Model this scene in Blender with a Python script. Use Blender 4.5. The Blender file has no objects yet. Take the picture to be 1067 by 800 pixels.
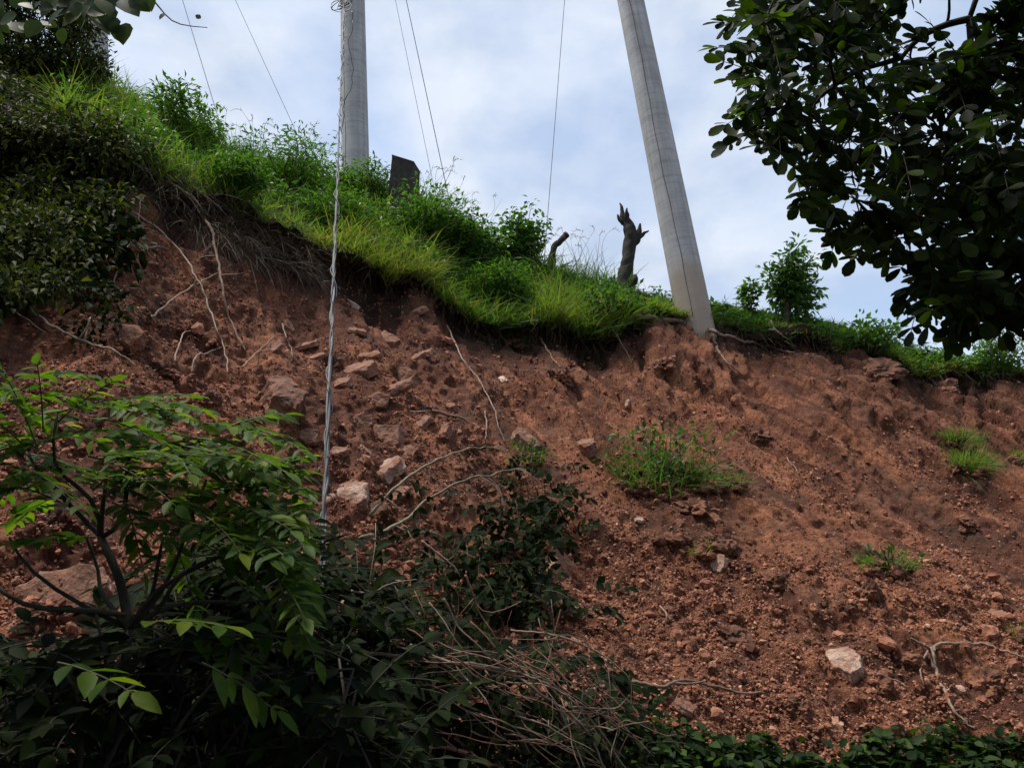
import bpy, bmesh, math, random
import numpy as np
from mathutils import Vector, Matrix
from mathutils.bvhtree import BVHTree

random.seed(11)
rng = np.random.default_rng(11)
R = math.radians
sc = bpy.context.scene
COL = sc.collection

# ------------------------------------------------------------------ camera, sky, sun, exposure
PITCH = R(15.0)
EYE = 1.5
F = 800.0                      # focal length in pixels of the 1067 x 800 photograph
cam_d = bpy.data.cameras.new('camera')
cam_d.sensor_width = 36.0
cam_d.lens = 36.0 * F / 1067.0
cam_d.clip_start = 0.05
cam_d.clip_end = 2000
cam = bpy.data.objects.new('camera', cam_d)
COL.objects.link(cam)
cam.location = (0, 0, EYE)
cam.rotation_euler = (R(90) + PITCH, 0, 0)
sc.camera = cam

SUN_DIR = Vector((-0.34, 0.03, 0.94)).normalized()
world = bpy.data.worlds.new('World')
sc.world = world
world.use_nodes = True
nt = world.node_tree
nt.nodes.clear()
def N(tree, t, **kw):
    n = tree.nodes.new(t)
    for k, v in kw.items():
        setattr(n, k, v)
    return n
out = N(nt, 'ShaderNodeOutputWorld')
bg = N(nt, 'ShaderNodeBackground')
bg.inputs['Strength'].default_value = 0.1
sky = N(nt, 'ShaderNodeTexSky', sky_type='NISHITA')
sky.sun_disc = False
sky.sun_elevation = math.asin(SUN_DIR.z)
sky.sun_rotation = math.atan2(SUN_DIR.x, SUN_DIR.y)
sky.air_density = 1.2
sky.dust_density = 2.0
tc = N(nt, 'ShaderNodeTexCoord')
mp = N(nt, 'ShaderNodeMapping')
mp.inputs['Scale'].default_value = (1.0, 1.0, 1.7)
n1 = N(nt, 'ShaderNodeTexNoise')
n1.inputs['Scale'].default_value = 2.6
n1.inputs['Detail'].default_value = 6
n1.inputs['Roughness'].default_value = 0.55
n1.inputs['Distortion'].default_value = 0.5
n2 = N(nt, 'ShaderNodeTexNoise')
n2.inputs['Scale'].default_value = 6.5
n2.inputs['Detail'].default_value = 5
cr = N(nt, 'ShaderNodeValToRGB')
cr.color_ramp.elements[0].position = 0.34
cr.color_ramp.elements[0].color = (0.4, 0.4, 0.4, 1)
cr.color_ramp.elements[1].position = 0.62
cr.color_ramp.elements[1].color = (1, 1, 1, 1)
cr2 = N(nt, 'ShaderNodeValToRGB')
cr2.color_ramp.elements[0].position = 0.36
cr2.color_ramp.elements[0].color = (2.6, 3.1, 4.0, 1)
cr2.color_ramp.elements[1].position = 0.63
cr2.color_ramp.elements[1].color = (4.0, 4.3, 4.75, 1)
mx = N(nt, 'ShaderNodeMix', data_type='RGBA')
L = nt.links.new
L(tc.outputs['Generated'], mp.inputs['Vector'])
L(mp.outputs[0], n1.inputs['Vector'])
L(mp.outputs[0], n2.inputs['Vector'])
L(n1.outputs['Fac'], cr.inputs[0])
L(n2.outputs['Fac'], cr2.inputs[0])
L(cr.outputs[0], mx.inputs['Factor'])
L(sky.outputs[0], mx.inputs['A'])
L(cr2.outputs[0], mx.inputs['B'])
L(mx.outputs['Result'], bg.inputs['Color'])
L(bg.outputs[0], out.inputs[0])

sun_d = bpy.data.lights.new('sun', 'SUN')
sun_d.energy = 2.4
sun_d.angle = R(10)
sun_d.color = (1.0, 0.95, 0.87)
sun = bpy.data.objects.new('sun', sun_d)
COL.objects.link(sun)
sun.rotation_euler = SUN_DIR.to_track_quat('Z', 'Y').to_euler()
sun.location = (0, 0, 20)

sc.view_settings.view_transform = 'Standard'
sc.view_settings.look = 'None'
sc.view_settings.exposure = 1.1
sc.view_settings.gamma = 1.0
sc.cycles.use_denoising = True
sc.cycles.max_bounces = 6
sc.cycles.transparent_max_bounces = 4

# ------------------------------------------------------------------ helpers
def ray(px, py):
    cx, cy = (np.asarray(px, float) - 533.5) / F, (400.0 - np.asarray(py, float)) / F
    return cx, math.cos(PITCH) - math.sin(PITCH) * cy, math.sin(PITCH) + math.cos(PITCH) * cy
def P(px, py, d):
    """world point seen at pixel (px, py), d metres ahead of the camera"""
    x, y, z = ray(px, py)
    d = np.asarray(d, float)
    return np.stack(np.broadcast_arrays(x / y * d, d, z / y * d + EYE), -1)
def proj(p):
    p = np.asarray(p, float)
    x, y, z = p[..., 0], p[..., 1], p[..., 2] - EYE
    zc = y * math.cos(PITCH) + z * math.sin(PITCH)
    yc = -y * math.sin(PITCH) + z * math.cos(PITCH)
    zc = np.where(np.abs(zc) < 1e-6, 1e-6, zc)
    return 533.5 + F * x / zc, 400 - F * yc / zc, zc

def hash3(ix, iy, iz, s):
    h = (ix.astype(np.int64) * 73856093) ^ (iy.astype(np.int64) * 19349663) ^ (iz.astype(np.int64) * 83492791) ^ (s * 2654435761)
    h = (h ^ (h >> 13)) * 1274126177 & 0x7fffffff
    h = (h ^ (h >> 16)) * 668265263 & 0x7fffffff
    return ((h >> 7) & 0xffff) / 65535.0 * 2 - 1
def noise(p, s=0):
    p = np.asarray(p, float)
    i = np.floor(p).astype(np.int64)
    f = p - i
    u = f * f * f * (f * (f * 6 - 15) + 10)
    r = 0
    for dx in (0, 1):
        for dy in (0, 1):
            for dz in (0, 1):
                w = (u[..., 0] if dx else 1 - u[..., 0]) * (u[..., 1] if dy else 1 - u[..., 1]) * (u[..., 2] if dz else 1 - u[..., 2])
                r = r + w * hash3(i[..., 0] + dx, i[..., 1] + dy, i[..., 2] + dz, s)
    return r
def unit(v):
    v = np.asarray(v, float)
    return v / np.maximum(np.linalg.norm(v, axis=-1, keepdims=True), 1e-9)

def mesh_np(name, v, tri, attrs=None, smooth=True):
    v = np.asarray(v, np.float32)
    tri = np.asarray(tri, np.int32)
    me = bpy.data.meshes.new(name)
    me.vertices.add(len(v))
    me.vertices.foreach_set('co', v.ravel())
    n = len(tri)
    k = tri.shape[1]
    me.loops.add(n * k)
    me.loops.foreach_set('vertex_index', tri.ravel())
    me.polygons.add(n)
    me.polygons.foreach_set('loop_start', np.arange(0, n * k, k, dtype=np.int32))
    me.polygons.foreach_set('use_smooth', np.full(n, smooth, dtype=bool))
    for a, val in (attrs or {}).items():
        at = me.attributes.new(a, 'FLOAT', 'POINT')
        at.data.foreach_set('value', np.asarray(val, np.float32))
    me.update(calc_edges=True)
    return me
def add(name, me, mat, parent=None, loc=(0, 0, 0), kind=None):
    o = bpy.data.objects.new(name, me)
    COL.objects.link(o)
    o.location = loc
    if mat is not None and me is not None and not me.materials:
        me.materials.append(mat)
    if parent is not None:
        o.parent = parent
    if kind:
        o['kind'] = kind
    return o
def tag(o, label, cat, group=None, kind=None):
    o['label'] = label
    if cat:
        o['category'] = cat
    if group:
        o['group'] = group
    if kind:
        o['kind'] = kind
    return o
def thing(name, base, label, cat, group=None):
    o = bpy.data.objects.new(name, None)
    COL.objects.link(o)
    o.location = base
    o.empty_display_size = 0.1
    return tag(o, label, cat, group)

class MB:
    """collects triangles"""
    def __init__(s):
        s.v, s.t, s.a, s.n = [], [], [], 0
    def put(s, v, t, tint=0.5):
        v = np.asarray(v, float).reshape(-1, 3)
        s.v.append(v)
        s.t.append(np.asarray(t, int).reshape(-1, 3) + s.n)
        s.a.append(np.broadcast_to(np.asarray(tint, float), (len(v),)))
        s.n += len(v)
    def tube(s, pts, rad, sides=6, tint=0.5, cap=True):
        pts = np.asarray(pts, float)
        n = len(pts)
        rad = np.broadcast_to(np.asarray(rad, float), (n,))
        tan = unit(np.gradient(pts, axis=0))
        up = np.array((0.13, 0.31, 0.94))
        if abs(tan[0] @ up) > 0.9:
            up = np.array((0.93, 0.3, 0.1))
        a = unit(np.cross(tan, up))
        b = np.cross(tan, a)
        th = np.arange(sides) * 2 * math.pi / sides
        v = pts[:, None] + rad[:, None, None] * (np.cos(th)[None, :, None] * a[:, None] + np.sin(th)[None, :, None] * b[:, None])
        v = v.reshape(-1, 3)
        i = np.arange(n - 1)[:, None] * sides
        j = np.arange(sides)[None]
        k = (j + 1) % sides
        q = np.stack([i + j, i + k, i + sides + k, i + sides + j], -1).reshape(-1, 4)
        t = np.concatenate([q[:, [0, 2, 1]], q[:, [0, 3, 2]]])
        if cap:
            v = np.concatenate([v, pts[:1], pts[-1:]])
            m = n * sides
            jj, kk = np.arange(sides), (np.arange(sides) + 1) % sides
            t = np.concatenate([t, np.stack([jj, kk, np.full(sides, m)], -1),
                                np.stack([kk + (n - 1) * sides, jj + (n - 1) * sides, np.full(sides, m + 1)], -1)])
        s.put(v, t, tint)
    def leaves(s, tv, tt, O, X, Nn, ln, wd, tint):
        v = place(tv, O, X, Nn, ln, wd)
        m, k = v.shape[:2]
        t = tt[None] + (np.arange(m) * k)[:, None, None]
        s.put(v.reshape(-1, 3), t.reshape(-1, 3), np.repeat(tint, k))
    def build(s, name, mat, parent=None, base=None, kind=None, smooth=True):
        v = np.concatenate(s.v)
        loc = (0, 0, 0)
        if parent is not None:
            v = v - np.array(parent.location)
        elif base is not None:
            v = v - np.array(base)
            loc = base
        me = mesh_np(name, v, np.concatenate(s.t), {'tint': np.concatenate(s.a)}, smooth)
        return add(name, me, mat, parent, loc, kind)

def frame(X, Nn):
    X = unit(X)
    Y = unit(np.cross(Nn, X))
    Z = np.cross(X, Y)
    return X, Y, Z
def place(tv, O, X, Nn, ln, wd):
    X, Y, Z = frame(X, Nn)
    return O[:, None] + (tv[None, :, 0:1] * ln[:, None, None]) * X[:, None] + (tv[None, :, 1:2] * wd[:, None, None]) * Y[:, None] + (tv[None, :, 2:3] * ln[:, None, None]) * Z[:, None]
def leaf_template(profile, fold=0.12, droop=0.12):
    """profile: (t, half width); unit length along x, unit width; folded at the midrib"""
    v = [(0, 0, 0)]
    t = []
    for q, w in profile:
        z = -droop * q * q
        v += [(q, -w, z + fold * w), (q, 0, z), (q, w, z + fold * w)]
    n = len(profile)
    v.append((1, 0, -droop))
    t += [(0, 1, 2), (0, 2, 3)]
    for i in range(n - 1):
        a, b = 1 + 3 * i, 4 + 3 * i
        t += [(a, b, b + 1), (a, b + 1, a + 1), (a + 1, b + 1, b + 2), (a + 1, b + 2, a + 2)]
    a, e = 1 + 3 * (n - 1), 1 + 3 * n
    t += [(a, e, a + 1), (a + 1, e, a + 2)]
    return np.array(v, float), np.array(t, int)
OVATE = leaf_template([(0.12, .28), (0.38, .5), (0.68, .38), (0.88, .16)])
OBOV = leaf_template([(0.12, .2), (0.4, .42), (0.68, .5), (0.9, .32)], 0.1, 0.1)
SMALL = leaf_template([(0.45, .5)], 0.25, 0.15)

def rand_unit(n):
    return unit(rng.normal(size=(n, 3)))

# ------------------------------------------------------------------ materials
def new_mat(name):
    m = bpy.data.materials.new(name)
    m.use_nodes = True
    t = m.node_tree
    b = t.nodes['Principled BSDF']
    return m, t, b
def rampnode(t, stops, fac=None):
    r = N(t, 'ShaderNodeValToRGB')
    e = r.color_ramp.elements
    while len(e) < len(stops):
        e.new(0.5)
    for el, (p, c) in zip(e, stops):
        el.position = p
        el.color = (*c, 1)
    if fac is not None:
        t.links.new(fac, r.inputs[0])
    return r.outputs[0]
def noisenode(t, scale, detail=4, rough=0.55, vec=None, dist=0.0):
    n = N(t, 'ShaderNodeTexNoise')
    n.inputs['Scale'].default_value = scale
    n.inputs['Detail'].default_value = detail
    n.inputs['Roughness'].default_value = rough
    n.inputs['Distortion'].default_value = dist
    if vec is not None:
        t.links.new(vec, n.inputs['Vector'])
    return n.outputs['Fac']
def mixc(t, a, b, fac, mode='MIX'):
    m = N(t, 'ShaderNodeMix', data_type='RGBA', blend_type=mode)
    for k, v in (('A', a), ('B', b)):
        if isinstance(v, tuple):
            m.inputs[k].default_value = (*v, 1)
        else:
            t.links.new(v, m.inputs[k])
    if isinstance(fac, float):
        m.inputs['Factor'].default_value = fac
    else:
        t.links.new(fac, m.inputs['Factor'])
    return m.outputs['Result']
def bump(t, b, height, strength, distance):
    n = N(t, 'ShaderNodeBump')
    n.inputs['Strength'].default_value = strength
    n.inputs['Distance'].default_value = distance
    t.links.new(height, n.inputs['Height'])
    t.links.new(n.outputs[0], b.inputs['Normal'])
def geo_pos(t):
    return N(t, 'ShaderNodeNewGeometry').outputs['Position']
def obj_pos(t):
    return N(t, 'ShaderNodeTexCoord').outputs['Object']
def attr(t, name):
    return N(t, 'ShaderNodeAttribute', attribute_name=name).outputs['Fac']

def leaf_mat(name, stops, rough=0.42, trans=0.3, shuffle=True, tmul=(1.5, 1.7, 0.5), spec=0.4):
    m, t, b = new_mat(name)
    fac = attr(t, 'tint')
    if shuffle:
        ob = N(t, 'ShaderNodeObjectInfo').outputs['Random']
        a = N(t, 'ShaderNodeMath', operation='ADD')
        t.links.new(fac, a.inputs[0])
        t.links.new(ob, a.inputs[1])
        fr = N(t, 'ShaderNodeMath', operation='FRACT')
        t.links.new(a.outputs[0], fr.inputs[0])
        fac = fr.outputs[0]
    c = rampnode(t, stops, fac)
    blot = noisenode(t, 60, 3, 0.6, geo_pos(t))
    c = mixc(t, c, (0.55, 0.55, 0.5), rampnode(t, [(0.45, (0, 0, 0)), (0.75, (0.7, 0.7, 0.7))], blot), 'MULTIPLY')
    t.links.new(c, b.inputs['Base Color'])
    b.inputs['Roughness'].default_value = rough
    b.inputs['Specular IOR Level'].default_value = spec
    tr = N(t, 'ShaderNodeBsdfTranslucent')
    t.links.new(mixc(t, c, tmul, 1.0, 'MULTIPLY'), tr.inputs['Color'])
    mxs = N(t, 'ShaderNodeMixShader')
    mxs.inputs[0].default_value = trans
    t.links.new(b.outputs[0], mxs.inputs[1])
    t.links.new(tr.outputs[0], mxs.inputs[2])
    t.links.new(mxs.outputs[0], t.nodes['Material Output'].inputs[0])
    return m
M = {}
M['tree_leaf'] = leaf_mat('tree_leaf', [(0, (0.01, 0.02, 0.006)), (0.6, (0.021, 0.038, 0.009)), (1, (0.06, 0.09, 0.016))], 0.55, 0.46, spec=0.1, tmul=(1.6, 1.9, 0.4))
M['round_leaf'] = leaf_mat('round_leaf', [(0, (0.03, 0.05, 0.02)), (0.6, (0.05, 0.08, 0.025)), (1, (0.08, 0.11, 0.035))], 0.5, 0.45, spec=0.2)
M['shrub_leaf'] = leaf_mat('shrub_leaf', [(0, (0.03, 0.075, 0.012)), (0.6, (0.075, 0.14, 0.015)), (1, (0.16, 0.21, 0.02))], 0.5, 0.5, spec=0.12)
M['shade_toned_leaf'] = leaf_mat('shade_toned_leaf', [(0, (0.004, 0.008, 0.003)), (0.6, (0.008, 0.015, 0.004)), (1, (0.022, 0.033, 0.007))], 0.6, 0.2, spec=0.04)  # leaf colour taken near black, shade of the undergrowth put into it
M['cover_leaf'] = leaf_mat('cover_leaf', [(0, (0.008, 0.02, 0.006)), (0.6, (0.02, 0.042, 0.01)), (1, (0.05, 0.085, 0.015))], 0.55, 0.3, spec=0.1)
M['bank_leaf'] = leaf_mat('bank_leaf', [(0, (0.014, 0.024, 0.008)), (0.6, (0.034, 0.046, 0.011)), (1, (0.1, 0.105, 0.02))], 0.6, 0.25, spec=0.07)
M['weed_leaf'] = leaf_mat('weed_leaf', [(0, (0.025, 0.07, 0.018)), (0.6, (0.058, 0.13, 0.026)), (1, (0.11, 0.19, 0.034))], 0.5, 0.42, spec=0.2)
M['grass'] = leaf_mat('grass', [(0, (0.038, 0.095, 0.022)), (0.45, (0.09, 0.175, 0.034)), (0.8, (0.19, 0.255, 0.05)), (0.93, (0.2, 0.19, 0.06)), (1, (0.34, 0.27, 0.14))], 0.5, 0.4, shuffle=False, tmul=(1.35, 1.45, 0.5), spec=0.25)
M['dry'] = leaf_mat('dry_fibre', [(0, (0.05, 0.032, 0.022)), (0.6, (0.12, 0.08, 0.05)), (1, (0.28, 0.21, 0.13))], 0.7, 0.05, shuffle=False)

def wood(name, c1, c2, scale=30, rough=0.8, bs=0.5):
    m, t, b = new_mat(name)
    mp = N(t, 'ShaderNodeMapping')
    mp.inputs['Scale'].default_value = (1, 1, 0.35)
    t.links.new(geo_pos(t), mp.inputs['Vector'])
    n = noisenode(t, scale, 6, 0.65, mp.outputs[0])
    c = rampnode(t, [(0.3, c1), (0.7, c2)], n)
    t.links.new(c, b.inputs['Base Color'])
    b.inputs['Roughness'].default_value = rough
    bump(t, b, n, bs, 0.01)
    return m
M['bark'] = wood('bark', (0.025, 0.018, 0.014), (0.09, 0.07, 0.055))
M['seed'] = wood('seed_stalk', (0.07, 0.075, 0.035), (0.15, 0.14, 0.07))
M['stem'] = wood('green_stem', (0.04, 0.035, 0.018), (0.1, 0.085, 0.045))
M['dark_stem'] = wood('dark_stem', (0.012, 0.01, 0.007), (0.045, 0.036, 0.024))
M['deadwood'] = wood('deadwood', (0.13, 0.085, 0.06), (0.31, 0.22, 0.16))
M['bough'] = wood('bough', (0.1, 0.085, 0.05), (0.26, 0.21, 0.14))
M['redtwig'] = wood('reddish_twig', (0.12, 0.05, 0.035), (0.3, 0.15, 0.1))
M['root'] = wood('root', (0.07, 0.045, 0.03), (0.22, 0.13, 0.085))
M['stump'] = wood('stump_bark', (0.006, 0.0055, 0.005), (0.036, 0.027, 0.022), 22, 0.9, 0.9)
M['cutwood'] = wood('cut_wood', (0.035, 0.03, 0.027), (0.1, 0.085, 0.07), 40)

# soil
m, t, b = new_mat('soil')
pos = geo_pos(t)
big = noisenode(t, 0.9, 5, 0.6, pos, 0.4)
mid = noisenode(t, 5.5, 6, 0.65, pos, 0.3)
fine = noisenode(t, 38, 6, 0.7, pos)
grain = noisenode(t, 130, 3, 0.7, pos)
c = rampnode(t, [(0.22, (0.13, 0.052, 0.035)), (0.45, (0.265, 0.112, 0.07)), (0.62, (0.37, 0.165, 0.096)), (0.8, (0.49, 0.25, 0.15))], mid)
c = mixc(t, c, rampnode(t, [(0.3, (0.6, 0.54, 0.55)), (0.52, (1, 1, 1)), (0.75, (1.2, 1.16, 1.05))], big), 1.0, 'MULTIPLY')
c = mixc(t, c, rampnode(t, [(0.3, (0.4, 0.36, 0.35)), (0.48, (0.95, 0.95, 0.95)), (0.68, (1.6, 1.6, 1.6))], fine), 0.95, 'MULTIPLY')
c = mixc(t, c, rampnode(t, [(0.3, (0.55, 0.53, 0.5)), (0.5, (1, 1, 1)), (0.7, (1.45, 1.45, 1.45))], grain), 0.9, 'MULTIPLY')
c = mixc(t, c, rampnode(t, [(0.2, (0.6, 0.55, 0.54)), (0.5, (1, 1, 1)), (0.8, (1.3, 1.25, 1.15))], attr(t, 'streak')), 0.9, 'MULTIPLY')
lit = noisenode(t, 2.3, 5, 0.65, pos, 0.5)
c = mixc(t, c, (0.12, 0.07, 0.052), rampnode(t, [(0.5, (0, 0, 0)), (0.66, (0.75, 0.75, 0.75))], lit))
# the humus band right under the turf and the leaf mould at the foot
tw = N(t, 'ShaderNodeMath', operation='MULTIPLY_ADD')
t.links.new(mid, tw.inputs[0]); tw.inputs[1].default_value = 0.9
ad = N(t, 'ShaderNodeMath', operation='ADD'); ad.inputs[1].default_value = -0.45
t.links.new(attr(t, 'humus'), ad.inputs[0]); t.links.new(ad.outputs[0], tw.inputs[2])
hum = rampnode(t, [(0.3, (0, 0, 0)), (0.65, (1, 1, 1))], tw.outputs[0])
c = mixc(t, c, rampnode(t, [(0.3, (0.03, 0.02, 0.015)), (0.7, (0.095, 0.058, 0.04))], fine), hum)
t.links.new(c, b.inputs['Base Color'])
b.inputs['Roughness'].default_value = 0.95
b.inputs['Specular IOR Level'].default_value = 0.15
hs = N(t, 'ShaderNodeMath', operation='ADD')
t.links.new(fine, hs.inputs[0]); t.links.new(grain, hs.inputs[1])
bump(t, b, hs.outputs[0], 1.0, 0.045)
M['soil'] = m

m, t, b = new_mat('clod')
pos = geo_pos(t)
fine = noisenode(t, 45, 5, 0.7, pos)
c = rampnode(t, [(0.0, (0.075, 0.034, 0.024)), (0.35, (0.21, 0.088, 0.055)), (0.7, (0.37, 0.165, 0.1)), (0.93, (0.48, 0.27, 0.18)), (1, (0.55, 0.38, 0.29))], attr(t, 'tint'))
c = mixc(t, c, rampnode(t, [(0.28, (0.5, 0.5, 0.5)), (0.5, (1, 1, 1)), (0.75, (1.35, 1.35, 1.35))], fine), 0.9, 'MULTIPLY')
t.links.new(c, b.inputs['Base Color'])
b.inputs['Roughness'].default_value = 0.95
b.inputs['Specular IOR Level'].default_value = 0.15
bump(t, b, fine, 0.8, 0.012)
M['clod'] = m

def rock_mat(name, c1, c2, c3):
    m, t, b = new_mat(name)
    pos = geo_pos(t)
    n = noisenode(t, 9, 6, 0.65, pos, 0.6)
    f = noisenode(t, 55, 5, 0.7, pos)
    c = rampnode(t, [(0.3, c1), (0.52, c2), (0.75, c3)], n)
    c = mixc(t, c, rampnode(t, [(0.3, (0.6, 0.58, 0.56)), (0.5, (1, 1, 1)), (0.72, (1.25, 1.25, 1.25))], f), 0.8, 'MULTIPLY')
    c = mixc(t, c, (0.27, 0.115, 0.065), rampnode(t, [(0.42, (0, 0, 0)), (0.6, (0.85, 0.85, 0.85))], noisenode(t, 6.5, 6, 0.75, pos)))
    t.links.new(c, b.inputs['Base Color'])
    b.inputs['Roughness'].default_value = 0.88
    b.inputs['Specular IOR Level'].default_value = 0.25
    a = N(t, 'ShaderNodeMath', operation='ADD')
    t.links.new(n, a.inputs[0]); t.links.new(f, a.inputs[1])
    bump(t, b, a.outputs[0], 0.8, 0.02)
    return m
M['rock'] = rock_mat('rock', (0.15, 0.075, 0.052), (0.26, 0.14, 0.098), (0.37, 0.225, 0.17))
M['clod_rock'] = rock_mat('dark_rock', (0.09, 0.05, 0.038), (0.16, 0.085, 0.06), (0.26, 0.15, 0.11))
M['pale_rock'] = rock_mat('pale_rock', (0.34, 0.22, 0.165), (0.46, 0.32, 0.25), (0.56, 0.42, 0.34))
M['clod_lump'] = rock_mat('earth_lump', (0.045, 0.023, 0.016), (0.09, 0.042, 0.027), (0.16, 0.075, 0.046))

def concrete(name, dirt):
  m, t, b = new_mat(name)
  op = obj_pos(t)
  n = noisenode(t, 3.5, 6, 0.65, op)
  f = noisenode(t, 70, 5, 0.7, op)
  mp = N(t, 'ShaderNodeMapping'); mp.inputs['Scale'].default_value = (9, 9, 0.35)
  t.links.new(op, mp.inputs['Vector'])
  st = noisenode(t, 1.6, 5, 0.6, mp.outputs[0])
  c = rampnode(t, [(0.3, (0.34, 0.34, 0.34)), (0.55, (0.43, 0.43, 0.425)), (0.75, (0.51, 0.505, 0.49))], n)
  c = mixc(t, c, rampnode(t, [(0.3, (0.6, 0.58, 0.56)), (0.6, (1, 1, 1))], st), 0.85, 'MULTIPLY')
  c = mixc(t, c, rampnode(t, [(0.3, (0.7, 0.7, 0.7)), (0.5, (1, 1, 1)), (0.8, (1.15, 1.15, 1.15))], f), 0.6, 'MULTIPLY')
  mr = N(t, 'ShaderNodeMapping'); mr.inputs['Scale'].default_value = (0.4, 0.4, 9)
  t.links.new(op, mr.inputs['Vector'])
  rings_ = noisenode(t, 1.5, 6, 0.7, mr.outputs[0])
  c = mixc(t, c, rampnode(t, [(0.32, (0.72, 0.71, 0.7)), (0.5, (1, 1, 1)), (0.7, (1.1, 1.1, 1.1))], rings_), 0.8, 'MULTIPLY')
  sx = N(t, 'ShaderNodeSeparateXYZ'); t.links.new(op, sx.inputs[0])
  wv = N(t, 'ShaderNodeMath', operation='MULTIPLY_ADD'); t.links.new(n, wv.inputs[0]); wv.inputs[1].default_value = -1.1
  t.links.new(sx.outputs['Z'], wv.inputs[2])
  c = mixc(t, c, (0.33, 0.25, 0.18), rampnode(t, [(0.0, (dirt, dirt, dirt)), (0.22, (0, 0, 0))], wv.outputs[0]))
  t.links.new(c, b.inputs['Base Color'])
  b.inputs['Roughness'].default_value = 0.9
  a = N(t, 'ShaderNodeMath', operation='ADD')
  t.links.new(n, a.inputs[0]); t.links.new(f, a.inputs[1])
  bump(t, b, a.outputs[0], 0.45, 0.01)
  return m
M['concrete'] = concrete('concrete', 0.12)
M['stained_concrete'] = concrete('stained_concrete', 0.75)

def plain(name, col, rough=0.6, metal=0.0, nz=25):
    m, t, b = new_mat(name)
    n = noisenode(t, nz, 4, 0.6, geo_pos(t))
    t.links.new(rampnode(t, [(0.3, tuple(x * 0.65 for x in col)), (0.7, tuple(min(1, x * 1.25) for x in col))], n), b.inputs['Base Color'])
    b.inputs['Roughness'].default_value = rough
    b.inputs['Metallic'].default_value = metal
    return m
M['cable'] = plain('grey_cable', (0.06, 0.06, 0.062), 0.65)
M['cable_light'] = plain('light_cable', (0.14, 0.14, 0.145), 0.65)
M['wire'] = plain('dark_wire', (0.05, 0.05, 0.055), 0.5)
M['steel'] = plain('galvanised_wire', (0.22, 0.23, 0.25), 0.45, 0.6)
M['ceramic'] = plain('insulator', (0.2, 0.09, 0.06), 0.25)

# ------------------------------------------------------------------ the hillside (one sheet: foreground, slope, scarp, grassy bank, plateau)
PX = [-700, -400, -150, 0, 133, 200, 267, 340, 400, 450, 500, 533, 600, 667, 730, 800, 870, 933, 1000, 1067, 1300, 1600, 1900]
CY = [30, 60, 95, 125, 152, 196, 234, 262, 290, 306, 330, 342, 344, 336, 335, 342, 354, 374, 388, 394, 410, 420, 430]
SY = [-80, -40, 0, 50, 104, 140, 168, 186, 198, 218, 245, 262, 292, 306, 322, 328, 342, 360, 380, 386, 400, 410, 420]
DB = [2.6, 2.6, 2.6, 2.7, 2.9, 3.0, 3.1, 3.2, 3.3, 3.37, 3.45, 3.5, 3.6, 3.7, 3.8, 3.9, 3.95, 4.0, 4.05, 4.1, 4.2, 4.3, 4.3]
DC = [5, 5.2, 5.5, 5.9, 6.4, 6.7, 7.0, 7.3, 7.6, 7.8, 8.05, 8.2, 8.35, 8.5, 8.65, 8.8, 8.9, 9.0, 9.1, 9.2, 9.3, 9.4, 9.4]
DS = [7, 7, 7.2, 7.6, 8.4, 8.8, 9.3, 9.6, 9.8, 9.8, 9.7, 9.6, 9.4, 9.3, 9.2, 9.3, 9.35, 9.4, 9.45, 9.5, 9.7, 9.9, 9.9]
def ip(px, tab):
    return (np.interp(px - 24, PX, tab) + 2 * np.interp(px, PX, tab) + np.interp(px + 24, PX, tab)) / 4
cols = np.concatenate([np.arange(-700, -60, 16), np.arange(-60, 1128, 1.6), np.arange(1128, 1901, 16)])
YB = 850.0
SC = 30.0     # height of the bare scarp under the turf, in pixels
wob = 8 * noise(np.stack([cols / 11, cols * 0, cols * 0 + 2], -1), 13) + 11 * noise(np.stack([cols / 23, cols * 0, cols * 0], -1), 3) + 12 * noise(np.stack([cols / 61, cols * 0 + 5, cols * 0], -1), 4)
cyS = ip(cols, CY)
cy, sy, db, dc, ds = cyS + wob * 0.7, ip(cols, SY), ip(cols, DB), ip(cols, DC), ip(cols, DS)
sch = SC * (0.75 + 0.5 * noise(np.stack([cols / 90, cols * 0, cols * 0 + 9], -1), 5)) * np.interp(cols, [0, 130, 200, 270, 400, 560, 670, 705, 755, 800, 900, 1067], [2.6, 2.5, 1.9, 1.4, 1.3, 1.3, 1.1, 0.35, 0.35, 1.0, 0.9, 0.7])
rows, zone, hum = [], [], []
nb = 30                                            # foreground: from behind the camera to the foot of the slope
pb = P(cols, YB, db)
for k in range(nb):
    s = (k / nb) ** 0.45
    q = np.stack([pb[:, 0] * (1 + (1 - s) * 9), -45 + (pb[:, 1] + 45) * s, np.zeros(len(cols))], -1)
    w = np.clip((q[:, 1] - 0.2) / (pb[:, 1] - 0.2), 0, 1)
    q[:, 2] = pb[:, 2] * w * w * (3 - 2 * w) * 0.5 + pb[:, 2] * 0.5 * w
    rows.append(q); zone.append(np.full(len(cols), 0.0)); hum.append(np.full(len(cols), 0.75))
ns = 380
for k in range(ns + 1):                            # the bare slope
    s = k / ns
    e_ = min(1, max(0, (s - 0.86) / 0.14)); e_ = e_ * e_ * (3 - 2 * e_)
    yy = YB + (cyS + 32 - YB) * s + (cy + sch - cyS - 32) * e_
    d = 1 / (1 / db + (1 / (dc + 0.05) - 1 / db) * s)
    rows.append(P(cols, yy, d)); zone.append(np.full(len(cols), 1.0))
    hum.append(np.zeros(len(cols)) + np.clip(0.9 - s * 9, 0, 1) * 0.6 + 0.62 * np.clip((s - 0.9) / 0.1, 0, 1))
nsc = 22
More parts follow.
